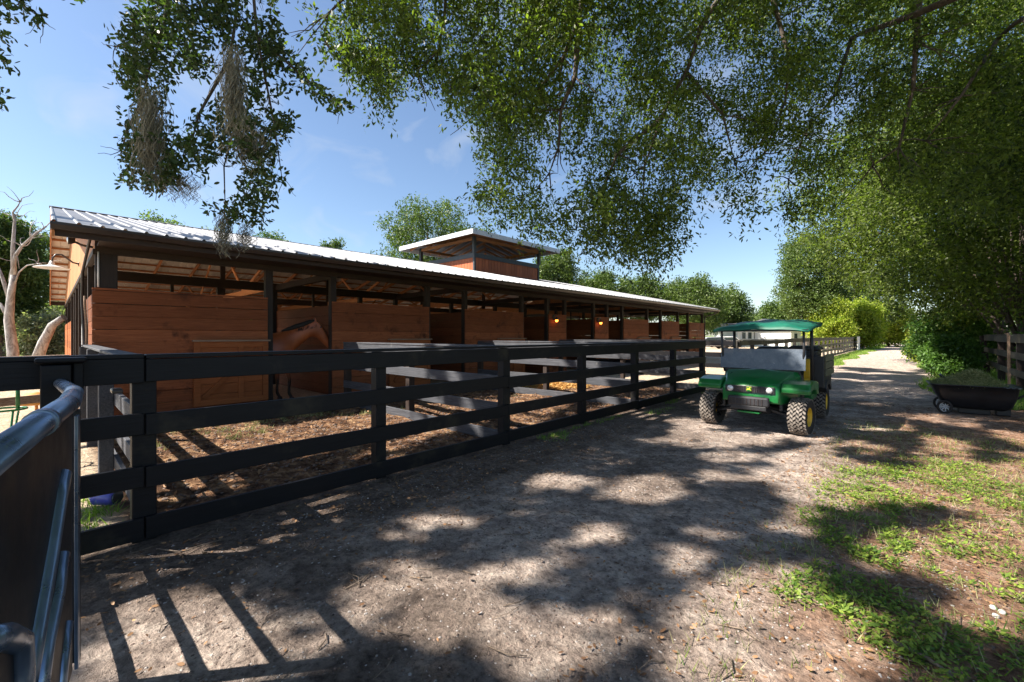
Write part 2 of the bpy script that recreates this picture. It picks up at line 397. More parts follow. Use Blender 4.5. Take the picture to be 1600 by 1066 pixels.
def np_mesh(name, V, nper, mat, parent=None, smooth=False):
    """V: (nfaces*nper,3) loose polygons"""
    V = np.asarray(V, dtype=np.float32).reshape(-1, 3); nf = len(V) // nper
    me = bpy.data.meshes.new(name)
    me.vertices.add(len(V)); me.vertices.foreach_set('co', V.ravel())
    me.loops.add(len(V)); me.loops.foreach_set('vertex_index', np.arange(len(V), dtype=np.int32))
    me.polygons.add(nf); me.polygons.foreach_set('loop_start', np.arange(0, len(V), nper, dtype=np.int32))
    me.update(calc_edges=True); me.validate()
    me.materials.append(mat)
    o = bpy.data.objects.new(name, me); COL.objects.link(o)
    if parent: o.parent = parent
    return o
def unit(a): return a / np.maximum(np.linalg.norm(a, axis=1, keepdims=True), 1e-9)
def leaf_quads(C, D, size, ratio=0.42, shape=4, jit=0.3, flat=None):
    """leaf polygons at C growing along D"""
    n = len(C); D = unit(D)
    A = rng.normal(size=(n, 3)) if flat is None else np.tile(np.array([[0, 0, 1.0]]), (n, 1)) + rng.normal(size=(n, 3)) * flat
    Sd = unit(np.cross(D, A)); sz = size * (1 + jit * rng.uniform(-1, 1, (n, 1)))
    w = sz * ratio * 0.5
    if shape == 4:
        P = [C, C + D * sz * 0.5 + Sd * w, C + D * sz, C + D * sz * 0.5 - Sd * w]
    else:
        P = [C, C + D * sz * 0.35 + Sd * w * 0.9, C + D * sz * 0.75 + Sd * w * 0.85, C + D * sz, C + D * sz * 0.75 - Sd * w * 0.85, C + D * sz * 0.35 - Sd * w * 0.9]
    return np.stack(P, 1).reshape(-1, 3)

def hgt(x, y):
    """height of the ground"""
    a = 0.020 * mnoise.noise(Vector((x * 0.45, y * 0.45, 0))) + 0.007 * mnoise.noise(Vector((x * 2.1, y * 2.1, 3))) + 0.004 * mnoise.noise(Vector((x * 7, y * 7, 5)))
    if -3.9 < x < -.6: a -= .014 * math.exp(-((x + 2.75) / .28) ** 2) + .014 * math.exp(-((x + 1.35) / .28) ** 2)
    if -10.6 < x < -4.3 and 0.5 < y < 12.5:
        k = min(1, (x + 10.6) / 0.8, (-4.3 - x) / 0.5, (y - 0.5) / 0.4, (12.5 - y) / .4)
        a += k * (0.035 + 0.07 * mnoise.noise(Vector((x * 1.1, y * 1.1, 9))) + 0.035 * mnoise.noise(Vector((x * 3.7, y * 3.7, 2))) + 0.018 * mnoise.noise(Vector((x * 9, y * 9, 8))))
    return a
# ------------------------------------------------------------ ground and road (one grid, split in two objects)
def axis(a0, a1, st, lo, hi, g=1.18):
    c = list(np.arange(a0, a1, st)); s_ = st; x = c[-1]
    while x < hi: s_ *= g; x += s_; c.append(x)
    s_ = st; x = a0; pre = []
    while x > lo: s_ *= g; x -= s_; pre.append(x)
    return pre[::-1] + c
gx = axis(-10.5, 3.0, 0.055, -900, 900, 1.16); gy = axis(0.3, 13.5, 0.055, -500, 1500, 1.13)
def road_edges(y):
    l = -3.85 + 0.12 * math.sin(y * 0.9) if y < 14 else -3.6 + 0.2 * math.sin(y * 0.31) + min(1, (y - 14) / 10) * 0.5
    r = -0.85 + 0.2 * math.sin(y * 0.8) if y < 5 else -0.85 + min(1, (y - 5) / 12) * 1.1 + 0.15 * math.sin(y * 0.5)
    return l, r
nx, ny = len(gx), len(gy)
V = np.zeros((ny, nx, 3), dtype=np.float32)
for j, y in enumerate(gy):
    for i, x in enumerate(gx):
        near = -30 < x < 15 and -10 < y < 60
        V[j, i] = (x, y, hgt(x, y) if near else 0.0)
ii, jj = np.meshgrid(np.arange(nx - 1), np.arange(ny - 1))
q = np.stack([jj * nx + ii, jj * nx + ii + 1, (jj + 1) * nx + ii + 1, (jj + 1) * nx + ii], -1).reshape(-1, 4)
gxa, gya = np.array(gx), np.array(gy)
cxm = ((gxa[:-1] + gxa[1:]) / 2); cym = ((gya[:-1] + gya[1:]) / 2)
E = np.array([road_edges(y) for y in cym])
inroad = (cxm[None, :] > E[:, :1]) & (cxm[None, :] < E[:, 1:]) & (cym[:, None] < 150) & (cym[:, None] > -12)
inroad = inroad.reshape(-1)
def grid_obj(name, faces):
    used, inv = np.unique(faces.ravel(), return_inverse=True)
    me = bpy.data.meshes.new(name); vv = V.reshape(-1, 3)[used]
    me.vertices.add(len(vv)); me.vertices.foreach_set('co', vv.ravel())
    me.loops.add(len(inv)); me.loops.foreach_set('vertex_index', inv.astype(np.int32))
    me.polygons.add(len(faces)); me.polygons.foreach_set('loop_start', np.arange(0, len(inv), 4, dtype=np.int32))
    me.update(calc_edges=True); me.polygons.foreach_set('use_smooth', np.ones(len(faces), dtype=bool))
    me.materials.append(M['earth']); o = bpy.data.objects.new(name, me); COL.objects.link(o); return o
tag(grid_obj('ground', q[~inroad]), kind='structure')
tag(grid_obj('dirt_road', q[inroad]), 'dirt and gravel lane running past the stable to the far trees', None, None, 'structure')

# ------------------------------------------------------------ barn
XF, XE, YB0, YB1 = -10.75, -9.88, 0.56, 31.0
YR0, YR1 = 0.02, 31.6
XRG, ZR, ZE = -21.4, 5.9, 3.35
XE2 = 2 * XRG - XE; XB = 2 * XRG - XF
slope = (ZR - ZE) / (XE - XRG)      # negative x direction up
def zroof(x): return ZR - abs(x - XRG) * abs(slope)
barn = empty('horse_barn', ((XF + XB) / 2, (YB0 + YB1) / 2, 0), 'long open-sided stable with red-brown stall boards and pale ribbed metal roof', 'barn')
# roof sheets with ribs
for side in (1, -1):
    mb = MB(); xe = XE if side == 1 else XE2; t = 0.012
    ys = []; y = YR0
    while y < YR1: ys.append(y); y += 0.28
    prof = []
    for y in ys:
        prof += [(y, 0), (y + 0.02, 0.03), (y + 0.045, 0.03), (y + 0.065, 0), (y + 0.16, 0.0)]
    prof.append((YR1, 0))
    vs = []
    for (y, h) in prof:
        vs += [(xe, y, zroof(xe) + h), (XRG, y, ZR + h)]
    k = len(prof)
    for (y, h) in prof:
        vs += [(xe, y, zroof(xe) + h - t), (XRG, y, ZR + h - t)]
    fs = []
    for i in range(k - 1):
        fs.append((2 * i, 2 * i + 1, 2 * i + 3, 2 * i + 2)); o_ = 2 * k
        fs.append((o_ + 2 * i, o_ + 2 * i + 2, o_ + 2 * i + 3, o_ + 2 * i + 1))
        fs.append((2 * i, 2 * i + 2, o_ + 2 * i + 2, o_ + 2 * i))
    fs += [(0, 2 * k, 2 * k + 1, 1)]
    mb.add(vs, fs); ro = mb.build('roof', M['roof'], barn, fixn=False); ro.data.materials.append(M['under'])
    for k_, p_ in enumerate(ro.data.polygons):
        if k_ % 3 == 1: p_.material_index = 1
# ridge cap
mb = MB(); 
mb.add([(XRG - .2, YR0 - .02, ZR + .0), (XRG, YR0 - .02, ZR + .055), (XRG + .2, YR0 - .02, ZR + .0), (XRG - .2, YR1, ZR + .0), (XRG, YR1, ZR + .055), (XRG + .2, YR1, ZR + .0)], [(0, 1, 4, 3), (1, 2, 5, 4), (0, 2, 1), (3, 4, 5)])
mb.build('ridge_cap', M['roof'], barn)
# purlins and rafters
mb = MB()
for side in (1, -1):
    for i in range(1, 13):
        x = XRG + side * (abs(XE - XRG) * i / 12.6 )
        z = zroof(x) - 0.055
        mb.box(x - 0.02, x + 0.02, YR0 + .05, YR1 - .05, z - 0.045, z + 0.035)
mb.build('purlins', M['purlin'], barn)
YP = [YB0 + 0.08, 3.41, 4.89, 7.79, 9.27, 12.07, 13.6, 14.78, 17.0, 18.19, 19.67, 22.45, 24.17, 26.67, 28.3, YB1 - 0.08]
mb = MB()
rys = [YB0 + 0.05, 1.9, 3.45, 4.85, 6.3, 7.8, 9.25, 10.6, 12.1, 13.6, 15.3, 17, 18.2, 19.7, 21.1, 22.5, 24.2, 26, 28.3, 31.0]
for y in rys:
    for side in (1, -1):
        x0 = XF + .04 if side == 1 else XE2 + .12
        a = Vector((x0, y, zroof(x0) - 0.20)); b = Vector((XRG, y, ZR - 0.20))
        mb.bar(a, b, 0.05, 0.17)
mb.build('rafters', M['rafter'], barn)
# rake fascia boards on both gables
for y in (YR0 + 0.0, YR1 - 0.04):
    mb = MB()
    for side in (1, -1):
        x0 = XE if side == 1 else XE2
        mb.bar((x0, y + .02, zroof(x0) - 0.13), (XRG, y + .02, ZR - 0.13), 0.035, 0.22)
    mb.build('rake_board', M['purlin'], barn)
# gutters and eave fascia
for side, nm in ((1, 'a'), (-1, 'b')):
    x0 = XE if side == 1 else XE2; z = zroof(x0)
    pr = [(x0 - side * .03, z - .02), (x0 + side * .11, z - .02), (x0 + side * .11, z - .06), (x0 + side * .075, z - .13), (x0 - side * .03, z - .14)]
    MB().prism(pr, YR0 - .01, YR1 + .01).build('gutter', M['gutter'], barn)
    MB().box(min(x0 - side * .075, x0 - side * .035), max(x0 - side * .075, x0 - side * .035), YR0 + .04, YR1 - .05, z - .22, z - .025).build('eave_board', M['beam'], barn)
# facade beam (plate)
MB().box(XF - .06, XF + .07, YB0, YB1, 3.03, 3.30).build('top_plate', M['beam'], barn)
MB().box(XF - .0, XE - .08, YB0 + .02, YB1, 3.145, 3.165).build('eave_soffit', M['beam'], barn)
for x in (-14.9, -20.9, -27.6, XB):
    MB().box(x - .05, x + .05, YB0, YB1, 2.95, 3.2).build('inner_plate', M['beam'], barn)
# posts
def post(x, y, z1, w=.14, mat='frame'):
    MB().box(x - w / 2, x + w / 2, y - w / 2, y + w / 2, -0.05, z1).build('post', M[mat], barn, 0.006)
for y in YP:
    w = .30 if y < 1 else .15
    MB().box(XF - .09, XF + .05, y - w / 2 + (.07 if y < 1 else 0), y + w / 2 + (.07 if y < 1 else 0), -0.05, 3.03).build('post', M['frame'], barn, 0.006)
for y in (3.41, 4.89, 7.79, 9.27, 12.07, 14.78, 17.0, 19.67, 22.45, 26.67, 30.9):
    post(-14.9, y, 2.95); 
for y in (.65, 4.89, 9.27, 14.78, 19.67, 26.67, 30.9): post(-20.9, y, 5.6, .16)
for y in (.65, 4.89, 9.27, 14.78, 19.67, 26.67, 30.9): post(-27.6, y, 2.95)
for y in YP[::2]: post(XB, y, 2.95)
# intermediate thin studs over panels
for y in (2.3, 6.1, 10.6, 21.1, 25.4): MB().box(-14.93, -14.86, y - .035, y + .035, 2.2, 2.95).build('stud', M['frame'], barn)
def boards(x, y0, y1, z0, z1, nb, axis='Y', th=.035, gap=.006, jag=0.003):
    mb = MB(); h = (z1 - z0) / nb
    for i in range(nb):
        g_ = gap * random.uniform(.4, 1.6); off = random.uniform(-jag, jag)
        if axis == 'Y': mb.box(x + off, x + off + th, y0, y1, z0 + i * h, z0 + (i + 1) * h - g_)
        else: mb.box(y0, y1, x + off, x + off + th, z0 + i * h, z0 + (i + 1) * h - g_)
    return mb
stall_panels = [(YB0 - .04, 3.36), (4.84, 7.79), (9.22, 12.07), (13.6, 14.78), (17.0, 18.19), (19.67, 22.45), (24.17, 26.67), (28.3, YB1)]
for i, (a, b) in enumerate(stall_panels):
    boards(XF + .055, a, b, 0.02, 2.37, 10, gap=.007 if i else .012).build('stall_panel', M['panel'], barn)
    MB().box(XF + .04, XF + .105, a, b, 2.37, 2.405).build('panel_cap', M['panel'], barn)
# stall partitions running into the barn, and rear walls of the stalls
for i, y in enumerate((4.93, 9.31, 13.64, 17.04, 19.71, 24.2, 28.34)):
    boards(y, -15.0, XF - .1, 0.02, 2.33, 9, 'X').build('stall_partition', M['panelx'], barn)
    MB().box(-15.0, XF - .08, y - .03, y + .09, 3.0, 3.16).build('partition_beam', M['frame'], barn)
for (a, b) in ((.7, 3.3), (5.0, 9.1), (9.4, 13.4), (17.2, 22.3), (24.3, 28.2)):
    boards(-15.05, a, b, 0.02, 2.2, 9, gap=.02).build('stall_back', M['panel'], barn)
boards(-27.7, 1, 30.5, 0.02, 1.9, 8, gap=.02).build('far_stall_front', M['panel'], barn)
# far wall, boards with slits of daylight, three open bays
for (a, b) in ((.6, 9), (9.3, 17.5)):
    boards(XB, a, b, 0.02, 3.0, 13, gap=.06).build('back_wall', M['panel'], barn)
for (a, b) in ((18, 22), (24, 27), (28.2, 31)):
    boards(XB, a, b, 0.02, 2.1, 8, gap=.03).build('back_wall', M['panel'], barn)
# hanging roof trusses lower chords
mb = MB()
for y in (.75, 4.85, 9.25, 13.6, 18.2, 22.5, 26.7, 30.8):
    mb.bar((-14.9, y, 3.1), (-27.6, y, 3.1), .06, .18)
    for xa, xb in ((-17.9, -21.4), (-24.9, -21.4), (-17.9, -14.9), (-24.9, -27.6)):
        mb.bar((xa, y, 3.15), (xb, y, zroof(xb) - .3), .05, .1)
mb.build('truss', M['rafter'], barn)
# open lower stable doors swung back on the panels
for i, y1 in enumerate((3.34, 7.76, 12.04, 22.42, 26.64, 30.5)):
    y0 = y1 - 1.36
    d = boards(XF + .12, y0, y1, .12, 1.42, 6, gap=.006).build('stable_door', M['door'], barn)
    if i == 0: d['label'] = 'orange-brown lower stable door with Z brace swung back against the boards'
    mb = MB(); xx = XF + .165
    mb.box(xx, xx + .03, y0, y0 + .11, .12, 1.42); mb.box(xx, xx + .03, y1 - .11, y1, .12, 1.42)
    mb.box(xx, xx + .03, y0 + .11, y1 - .11, 1.31, 1.42); mb.box(xx, xx + .03, y0 + .11, y1 - .11, .12, .23)
    mb.bar((xx + .015, y0 + .12, .25), (xx + .015, (y0 + y1) / 2 + .25, 1.29), .03, .1, (1, 0, 0)) if False else None
    a = Vector((xx + .014, y0 + .15, .27)); b = Vector((xx + .014, y1 - .2, 1.28))
    mb.bar(a, b, .09, .028, (1, 0, 0))
    mb.box(xx - .001, xx + .026, (y0 + y1) / 2 + .1, (y0 + y1) / 2 + .2, .23, 1.31)
    br = mb.build('door_brace', M['door'], d)
    MB().box(XF + .115, XF + .25, y0 - .02, y1 + .03, 1.425, 1.46).build('door_top_rail', M['oldwood'], d)
# gable ends
for y, ysgn in ((YB0, -1), (YB1, 1)):
    mb = MB(); n = 74; xs = np.linspace(XF + .05, XB - .05, n + 1)
    for i in range(n):
        xa, xb = xs[i], xs[i + 1] + .008
        za, zb = zroof(xa) - .09, zroof(xb) - .09
        mb.add([(xa, y, 3.1), (xb, y, 3.1), (xb, y, zb), (xa, y, za), (xa, y + .03, 3.1), (xb, y + .03, 3.1), (xb, y + .03, zb), (xa, y + .03, za)],
               [(0, 1, 2, 3), (7, 6, 5, 4), (0, 4, 5, 1), (1, 5, 6, 2), (2, 6, 7, 3), (3, 7, 4, 0)])
    mb.build('gable_wall', M['gable'], barn)
    MB().box(XB, XF + .05, y - .03, y + .06, 3.0, 3.1).build('gable_beam', M['frame'], barn)
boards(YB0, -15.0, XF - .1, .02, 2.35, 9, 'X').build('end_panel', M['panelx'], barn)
boards(YB0, -32.0, -23.0, .02, 2.1, 8, 'X').build('end_panel', M['door'], barn)
for x in (-12.8, -15.0, -17, -19.0, -23, -27.6): post(x, YB0 + .06, 3.05, .13)
# downspout at near corner and far end
MB().tube([onX(143, 352, -10.2), onX(141, 372, -10.4), onX(129, 425, -11.2), onX(128, 470, -11.3), onX(133, 560, -11.1), onX(137, 640, -10.95)], .022, 10).build('downspout', M['gutter'], barn)
MB().tube([(XE + .03, YR1 - .2, 3.22), (XE - .1, YR1 - .25, 3.08), (XF + .1, YB1 + .1, 2.85), (XF + .1, YB1 + .1, .1)], .045, 10).build('downspout', M['gutter'], barn)
MB().tube([(XF + .07, .60, 3.05), (XF + .07, .60, 2.42)], .014, 8).build('conduit', M['whitetrim'], barn)
# cupola
CX0, CX1, CY0, CY1 = -23.7, -18.5, 16.67, 22.5
mb = MB()
ny_ = 22
for i in range(ny_):     # +X and -X faces, vertical boards
    ya = CY0 + .12 + (CY1 - CY0 - .24) * i / ny_; yb = ya + (CY1 - CY0 - .24) / ny_ - .02
    mb.box(CX1 - .05, CX1 - .01, ya, yb, 4.9, 6.06); mb.box(CX0 + .01, CX0 + .05, ya, yb, 4.9, 6.06)
for i in range(20):
    xa = CX0 + .12 + (CX1 - CX0 - .24) * i / 20; xb = xa + (CX1 - CX0 - .24) / 20 - .02
    mb.box(xa, xb, CY0 + .01, CY0 + .05, 4.9, 6.06); mb.box(xa, xb, CY1 - .05, CY1 - .01, 4.9, 6.06)
cup = mb.build('cupola', M['cupwall'], barn); cup['label'] = 'square roof lantern with orange boards, open under its own hipped roof'
MB().box(CX1 - .08, CX1 - .052, CY0 + .1, CY1 - .1, 4.9, 6.06).box(CX0 + .052, CX0 + .08, CY0 + .1, CY1 - .1, 4.9, 6.06).box(CX0 + .1, CX1 - .1, CY0 + .052, CY0 + .08, 4.9, 6.06).build('cupola_backing', M['charcoal'], cup)
MB().box(CX1 - .08, CX1 + .03, CY0 - .03, CY1 + .03, 6.06, 6.32).box(CX0 - .03, CX0 + .08, CY0 - .03, CY1 + .03, 6.06, 6.32).box(CX0 + .08, CX1 - .08, CY0 - .03, CY0 + .08, 6.06, 6.32).box(CX0 + .08, CX1 - .08, CY1 - .08, CY1 + .03, 6.06, 6.32).build('cupola_rail', M['charcoal'], cup)
for x in (CX0, CX1):
    for y in (CY0, CY1):
        MB().box(x - .1 if x == CX1 else x - .03, x + .03 if x == CX1 else x + .1, y - .03 if y == CY0 else y - .1, y + .1 if y == CY0 else y + .03, 4.8, 6.06).build('corner_board', M['charcoal'], cup)
        MB().box(x - .09, x + .09, y - .09, y + .09, 6.32, 7.25).build('cupola_post', M['charcoal'], cup)
ox = 1.0; zc = 7.36; zt = 8.15
x0, x1, y0, y1 = CX0 - ox, CX1 + ox, CY0 - ox, CY1 + ox; xm, ym0, ym1 = (x0 + x1) / 2, y0 + (x1 - x0) / 2, y1 - (x1 - x0) / 2
vs = [(x0, y0, zc), (x1, y0, zc), (x1, y1, zc), (x0, y1, zc), (xm, ym0, zt), (xm, ym1, zt)]
vs2 = [(a, b, c - .03) for a, b, c in vs]
MB().add(vs + vs2, [(0, 1, 4), (1, 2, 5, 4), (2, 3, 5), (3, 0, 4, 5), (6, 10, 7), (7, 10, 11, 8), (8, 11, 9), (9, 11, 10, 6), (0, 6, 7, 1), (1, 7, 8, 2), (2, 8, 9, 3), (3, 9, 6, 0)]).build('cupola_roof', M['roof'], cup)
mb = MB()
for a, b in (((x0, y0), (x1, y0)), ((x1, y0), (x1, y1)), ((x1, y1), (x0, y1)), ((x0, y1), (x0, y0))):
    mb.bar((a[0], a[1], zc - .13), (b[0], b[1], zc - .13), .05, .26)
mb.build('cupola_fascia', M['whitetrim'], cup)
mb = MB()
for i in range(1, 10):
    f = i / 10
    for (pa, pb) in (((x0 + f * (x1 - x0), y0 + .1), None), ((x0 + f * (x1 - x0), y1 - .1), None)):
        xx, yy = pa; dy = min(f, 1 - f) * (x1 - x0); sg = 1 if yy < (y0 + y1) / 2 else -1
        mb.bar((xx, yy, zc - .12), (xx, yy + sg * dy, zc - .12 + dy / (xm - x0) * (zt - zc)), .05, .14)
    yy = y0 + f * (y1 - y0)
    dx = min(xm - x0, min(f, 1 - f) * (y1 - y0))
    for xx, sg in ((x0 + .1, 1), (x1 - .1, -1)):
        mb.bar((xx, yy, zc - .12), (xx + sg * dx, yy, zc - .12 + dx / (xm - x0) * (zt - zc)), .05, .14)
mb.bar((CX0, CY0, zc - .22), (CX1, CY0, zc - .22), .08, .16); mb.bar((CX1, CY0, zc - .22), (CX1, CY1, zc - .22), .08, .16)
mb.bar((CX0, CY1, zc - .22), (CX1, CY1, zc - .22), .08, .16); mb.bar((CX0, CY0, zc - .22), (CX0, CY1, zc - .22), .08, .16)
mb.build('cupola_rafters', M['rafter'], cup)
rebase(barn)

# ------------------------------------------------------------ lamps on the barn
def emit(name, c, s_):
    m = bpy.data.materials.new(name); m.use_nodes = True; nt = m.node_tree
    b = nt.nodes['Principled BSDF']; b.inputs['Base Color'].default_value = (*c, 1)
    b.inputs['Emission Color'].default_value = (*c, 1); b.inputs['Emission Strength'].default_value = s_; return m
# gooseneck on the gable
gl = empty('gooseneck_lamp', (-16.0, YB0, 3.3), 'pale dish lamp on a curved arm under the gable end', 'lamp')
b0 = Vector((-16.0, YB0 - .02, 3.42))
def P_(dy, dz): return b0 + Vector((0, dy, dz))
MB().tube([P_(0, 0), P_(-.12, .03), P_(-.22, .12), P_(-.32, .21), P_(-.42, .20), P_(-.48, .10), P_(-.49, -.02)], .02, 8).build('arm', M['gutter'], gl)
MB().lathe([(.0, 0), (.06, 0), (.06, .02), (0, .02)], P_(-.02, 0), 'Y', 16).build('wall_plate', M['gutter'], gl)
MB().lathe([(.0, .02), (.04, .02), (.055, -.05), (.07, -.08), (.14, -.10), (.33, -.15), (.34, -.165), (.32, -.158), (.1, -.12), (0, -.11)], P_(-.49, .0), 'Z', 24).build('lamp_shade', M['whitetrim'], gl)
rebase(gl)
fl = empty('flood_lamp', (XF - .5, YB0 - .02, 3.2), 'small round flood lamp under the roof at the near barn corner', 'lamp')
c = onX(120, 376, XF - .5); c.y = .25
MB().tube([(c.x + .05, YB0, c.z - .1), (c.x + .03, YB0 - .15, c.z - .08), (c.x, .27, c.z)], .02, 8).build('bracket', M['gutter'], fl)
MB().lathe([(0, .08), (.05, .08), (.085, .0), (.085, -.02), (.075, -.02)], c, 'Y', 20).build('lamp_body', M['gutter'], fl)
MB().lathe([(.075, -.015), (.04, -.03), (0, -.035)], c, 'Y', 20).build('lens', M['lens'], fl)
rebase(fl)
glow = emit('warm_bulb', (1.0, 0.24, 0.03), 3.0)
for (u, v, lab) in ((868, 500, 'lit orange wall lamp on the narrow board panel left of the aisle'), (937, 504, 'lit orange wall lamp on the narrow board panel right of the aisle')):
    p = onX(u, v, XF + .2)
    w = empty('wall_lamp', (XF + .1, p.y, p.z), lab, 'lamp', 'lit wall lamps on the stall panels')
    MB().box(XF + .09, XF + .13, p.y - .05, p.y + .05, p.z + .0, p.z + .22).build('wall_plate', M['gutter'], w)
    MB().tube([(XF + .12, p.y, p.z + .16), (XF + .24, p.y, p.z + .18), (XF + .26, p.y, p.z + .10)], .015, 8).build('arm', M['gutter'], w)
    MB().lathe([(.02, .11), (.10, .02), (.10, .0), (.02, .1)], (XF + .26, p.y, p.z), 'Z', 16).build('lamp_shade', M['gutter'], w)
    MB().lathe([(.0, .05), (.05, .03), (.065, -.03), (.04, -.08), (0, -.09)], (XF + .26, p.y, p.z), 'Z', 14).build('bulb', glow, w)
    rebase(w)

# ------------------------------------------------------------ fences
def fence(name, label, a, b, spacing, mats, group=None, H=1.40, side=1, zs=((.03, .19), (.42, .575), (.81, .97), (1.205, 1.375)), cap=True, pw=.12, first=True, last=True, seg=2, leans=None, capw=.15, ph=None):
    a = Vector((a[0], a[1], 0)); b = Vector((b[0], b[1], 0)); L = (b - a).length; d = (b - a).normalized()
    r = Vector((d.y, -d.x, 0)) * side     # side on which the boards are nailed
    root = empty(name, a, label, 'fence', group); n = max(1, round(L / spacing)); st = L / n
    pm = M[mats[0]]; rm = M[mats[1]]
    for i in range(n + 1):
        if (i == 0 and not first) or (i == n and not last): continue
        p = a + d * st * i; ln = Vector((0, 0, 0)) if not leans else Vector(leans.get(i, (0, 0, 0)))
        w_ = pw * (1.0 if i % 2 else 1.2)
        MB().bar(p - r * (pw / 2 + .02) + Vector((0, 0, -.15)), p - r * (pw / 2 + .02) + Vector((0, 0, ph or zs[-1][1] - .004)) + ln, w_, pw, r).build('post', pm, root, 0.006, 1)
    i = 0
    while i < n:
        j = min(n, i + seg)
        for (z0, z1) in zs:
            jz = random.uniform(-.012, .012)
            p0 = a + d * (st * i + .003); p1 = a + d * (st * j - .003)
            za = Vector((0, 0, (z0 + z1) / 2 + jz)); zb = Vector((0, 0, (z0 + z1) / 2 + random.uniform(-.012, .012)))
            MB().bar(p0 + za, p1 + zb, .04, z1 - z0).build('rail', rm, root, 0.004, 1)
        if cap:
            p0 = a + d * (st * i + .004); p1 = a + d * (st * j - .004); off = -r * (capw / 2 - .03)
            z = Vector((0, 0, zs[-1][1] + .018)); MB().bar(p0 + off + z, p1 + off + z, capw, .03).build('cap_rail', rm, root, 0.004, 1)
        i = j
    rebase(root); return root
XN = -4.22
fn = fence('board_fence', 'black four-board fence running along the lane in the foreground', (XN, .49), (XN, 12.35), 1.977, ('black', 'black'), side=1)
# short stub boards and the top board running on to the left past the gate post
for (z0, z1) in ((.03, .19), (.42, .575), (.81, .97)):
    o = MB().bar((XN, .13, (z0 + z1) / 2), (XN, .484, (z0 + z1) / 2), .04, z1 - z0).build('rail', M['black'], fn, .004, 1); o.matrix_parent_inverse = Matrix.Translation(fn.location).inverted()
for o in (MB().bar((XN, -2.6, 1.29), (XN, .484, 1.29), .045, .185).build('rail', M['black'], fn, .004, 1),
          MB().bar((XN - .05, -2.6, 1.397), (XN - .05, .484, 1.397), .15, .03).build('cap_rail', M['black'], fn, .004, 1),
          MB().box(XN + .03, XN + .17, -.04, .10, -.1, 1.36).build('gate_post', M['black'], fn, .008),
          MB().box(XN + .03, XN + .12, .105, .16, 1.12, 1.37).build('post_block', M['black'], fn, .01),
          MB().box(XN + .01, XN + .19, -.065, .175, 1.372, 1.405).build('post_cap', M['black'], fn, .012),
          MB().box(XN - .03, XN + .12, .30, .36, 1.14, 1.17).build('latch', M['gutter'], fn, .008)):
    o.matrix_parent_inverse = Matrix.Translation(fn.location).inverted()
# thin post insert behind top
fence('cross_fence', 'weathered grey fence from the corner post to the near barn end', (XF + .2, .50), (XN - .12, .50), 2.1, ('weath', 'weath'), 'cross fences between the paddocks', first=True, last=False, side=-1, zs=((.1, .24), (.45, .59), (.80, .95), (1.19, 1.36)))
fence('cross_fence', 'weathered cross fence in front of the horse, second from the gate', (-9.2, 4.44), (XN - .12, 4.44), 2.5, ('frame', 'weath'), 'cross fences between the paddocks', last=False)
fence('cross_fence', 'weathered cross fence beyond the straw, third from the gate', (-9.2, 8.45), (XN - .12, 8.45), 2.5, ('frame', 'weath'), 'cross fences between the paddocks', last=False)
fence('cross_fence', 'weathered cross fence at the far corner of the black fence', (-9.2, 12.35), (XN - .12, 12.35), 2.5, ('frame', 'weath'), 'cross fences between the paddocks', last=False)
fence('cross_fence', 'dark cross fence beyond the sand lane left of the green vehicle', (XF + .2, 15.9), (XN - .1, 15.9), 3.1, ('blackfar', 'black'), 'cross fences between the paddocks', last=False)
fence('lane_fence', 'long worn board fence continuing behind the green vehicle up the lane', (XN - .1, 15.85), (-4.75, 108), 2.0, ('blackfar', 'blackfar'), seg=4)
for (u, lab, w) in ((1339, 'wide white post board in the far lane fence', .9), (1355.5, 'narrower white post board further up the far lane fence', .75)):
    t = (u - CX) / F; X = -4.35; d = X / (-sn + cs * t); Y = d * (cs + sn * t)
    o = MB().box(X - .05 + .12, X + .05 + .12, Y - w, Y + w, .0, 1.45).build('white_board_post', M['white'], None, .01); tag(o, lab, 'post')
fr = fence('board_fence', 'leaning grey-black board fence at the right under the trees', (1.95, 13.9), (1.95, 24.2), 3.4, ('frame', 'blackfar'), zs=((.5, .66), (.95, 1.12), (1.36, 1.55)), side=-1, leans={3: (-.15, -.1, 0), 0: (0, .0, 0)}, pw=.16)
o = MB().bar((1.80, 16.9, 0), (1.78, 16.85, 1.62), .05, .05).build('stake', M['oldwood'], fr); o.matrix_parent_inverse = Matrix.Translation(fr.location).inverted()
# timber rail of the yard beyond the corner, left
yr = empty('rail_fence', (-8.2, -.5, 0), 'low sun-bleached timber rail fence in the sand yard at left', 'fence')
MB().bar((-9.6, .2, 1.22), (-8.0, -3.2, 1.22), .1, .07).build('rail', M['oldwood'], yr, .01)
MB().bar((-9.6, .2, .62), (-8.0, -3.2, .62), .05, .12).build('rail', M['oldwood'], yr, .01)
MB().bar((-9.6, .2, -.1), (-9.6, .2, 1.2), .11, .11).build('post', M['oldwood'], yr, .01)
MB().bar((-8.7, -1.7, -.1), (-8.7, -1.7, 1.2), .11, .11).build('post', M['oldwood'], yr, .01)
rebase(yr)

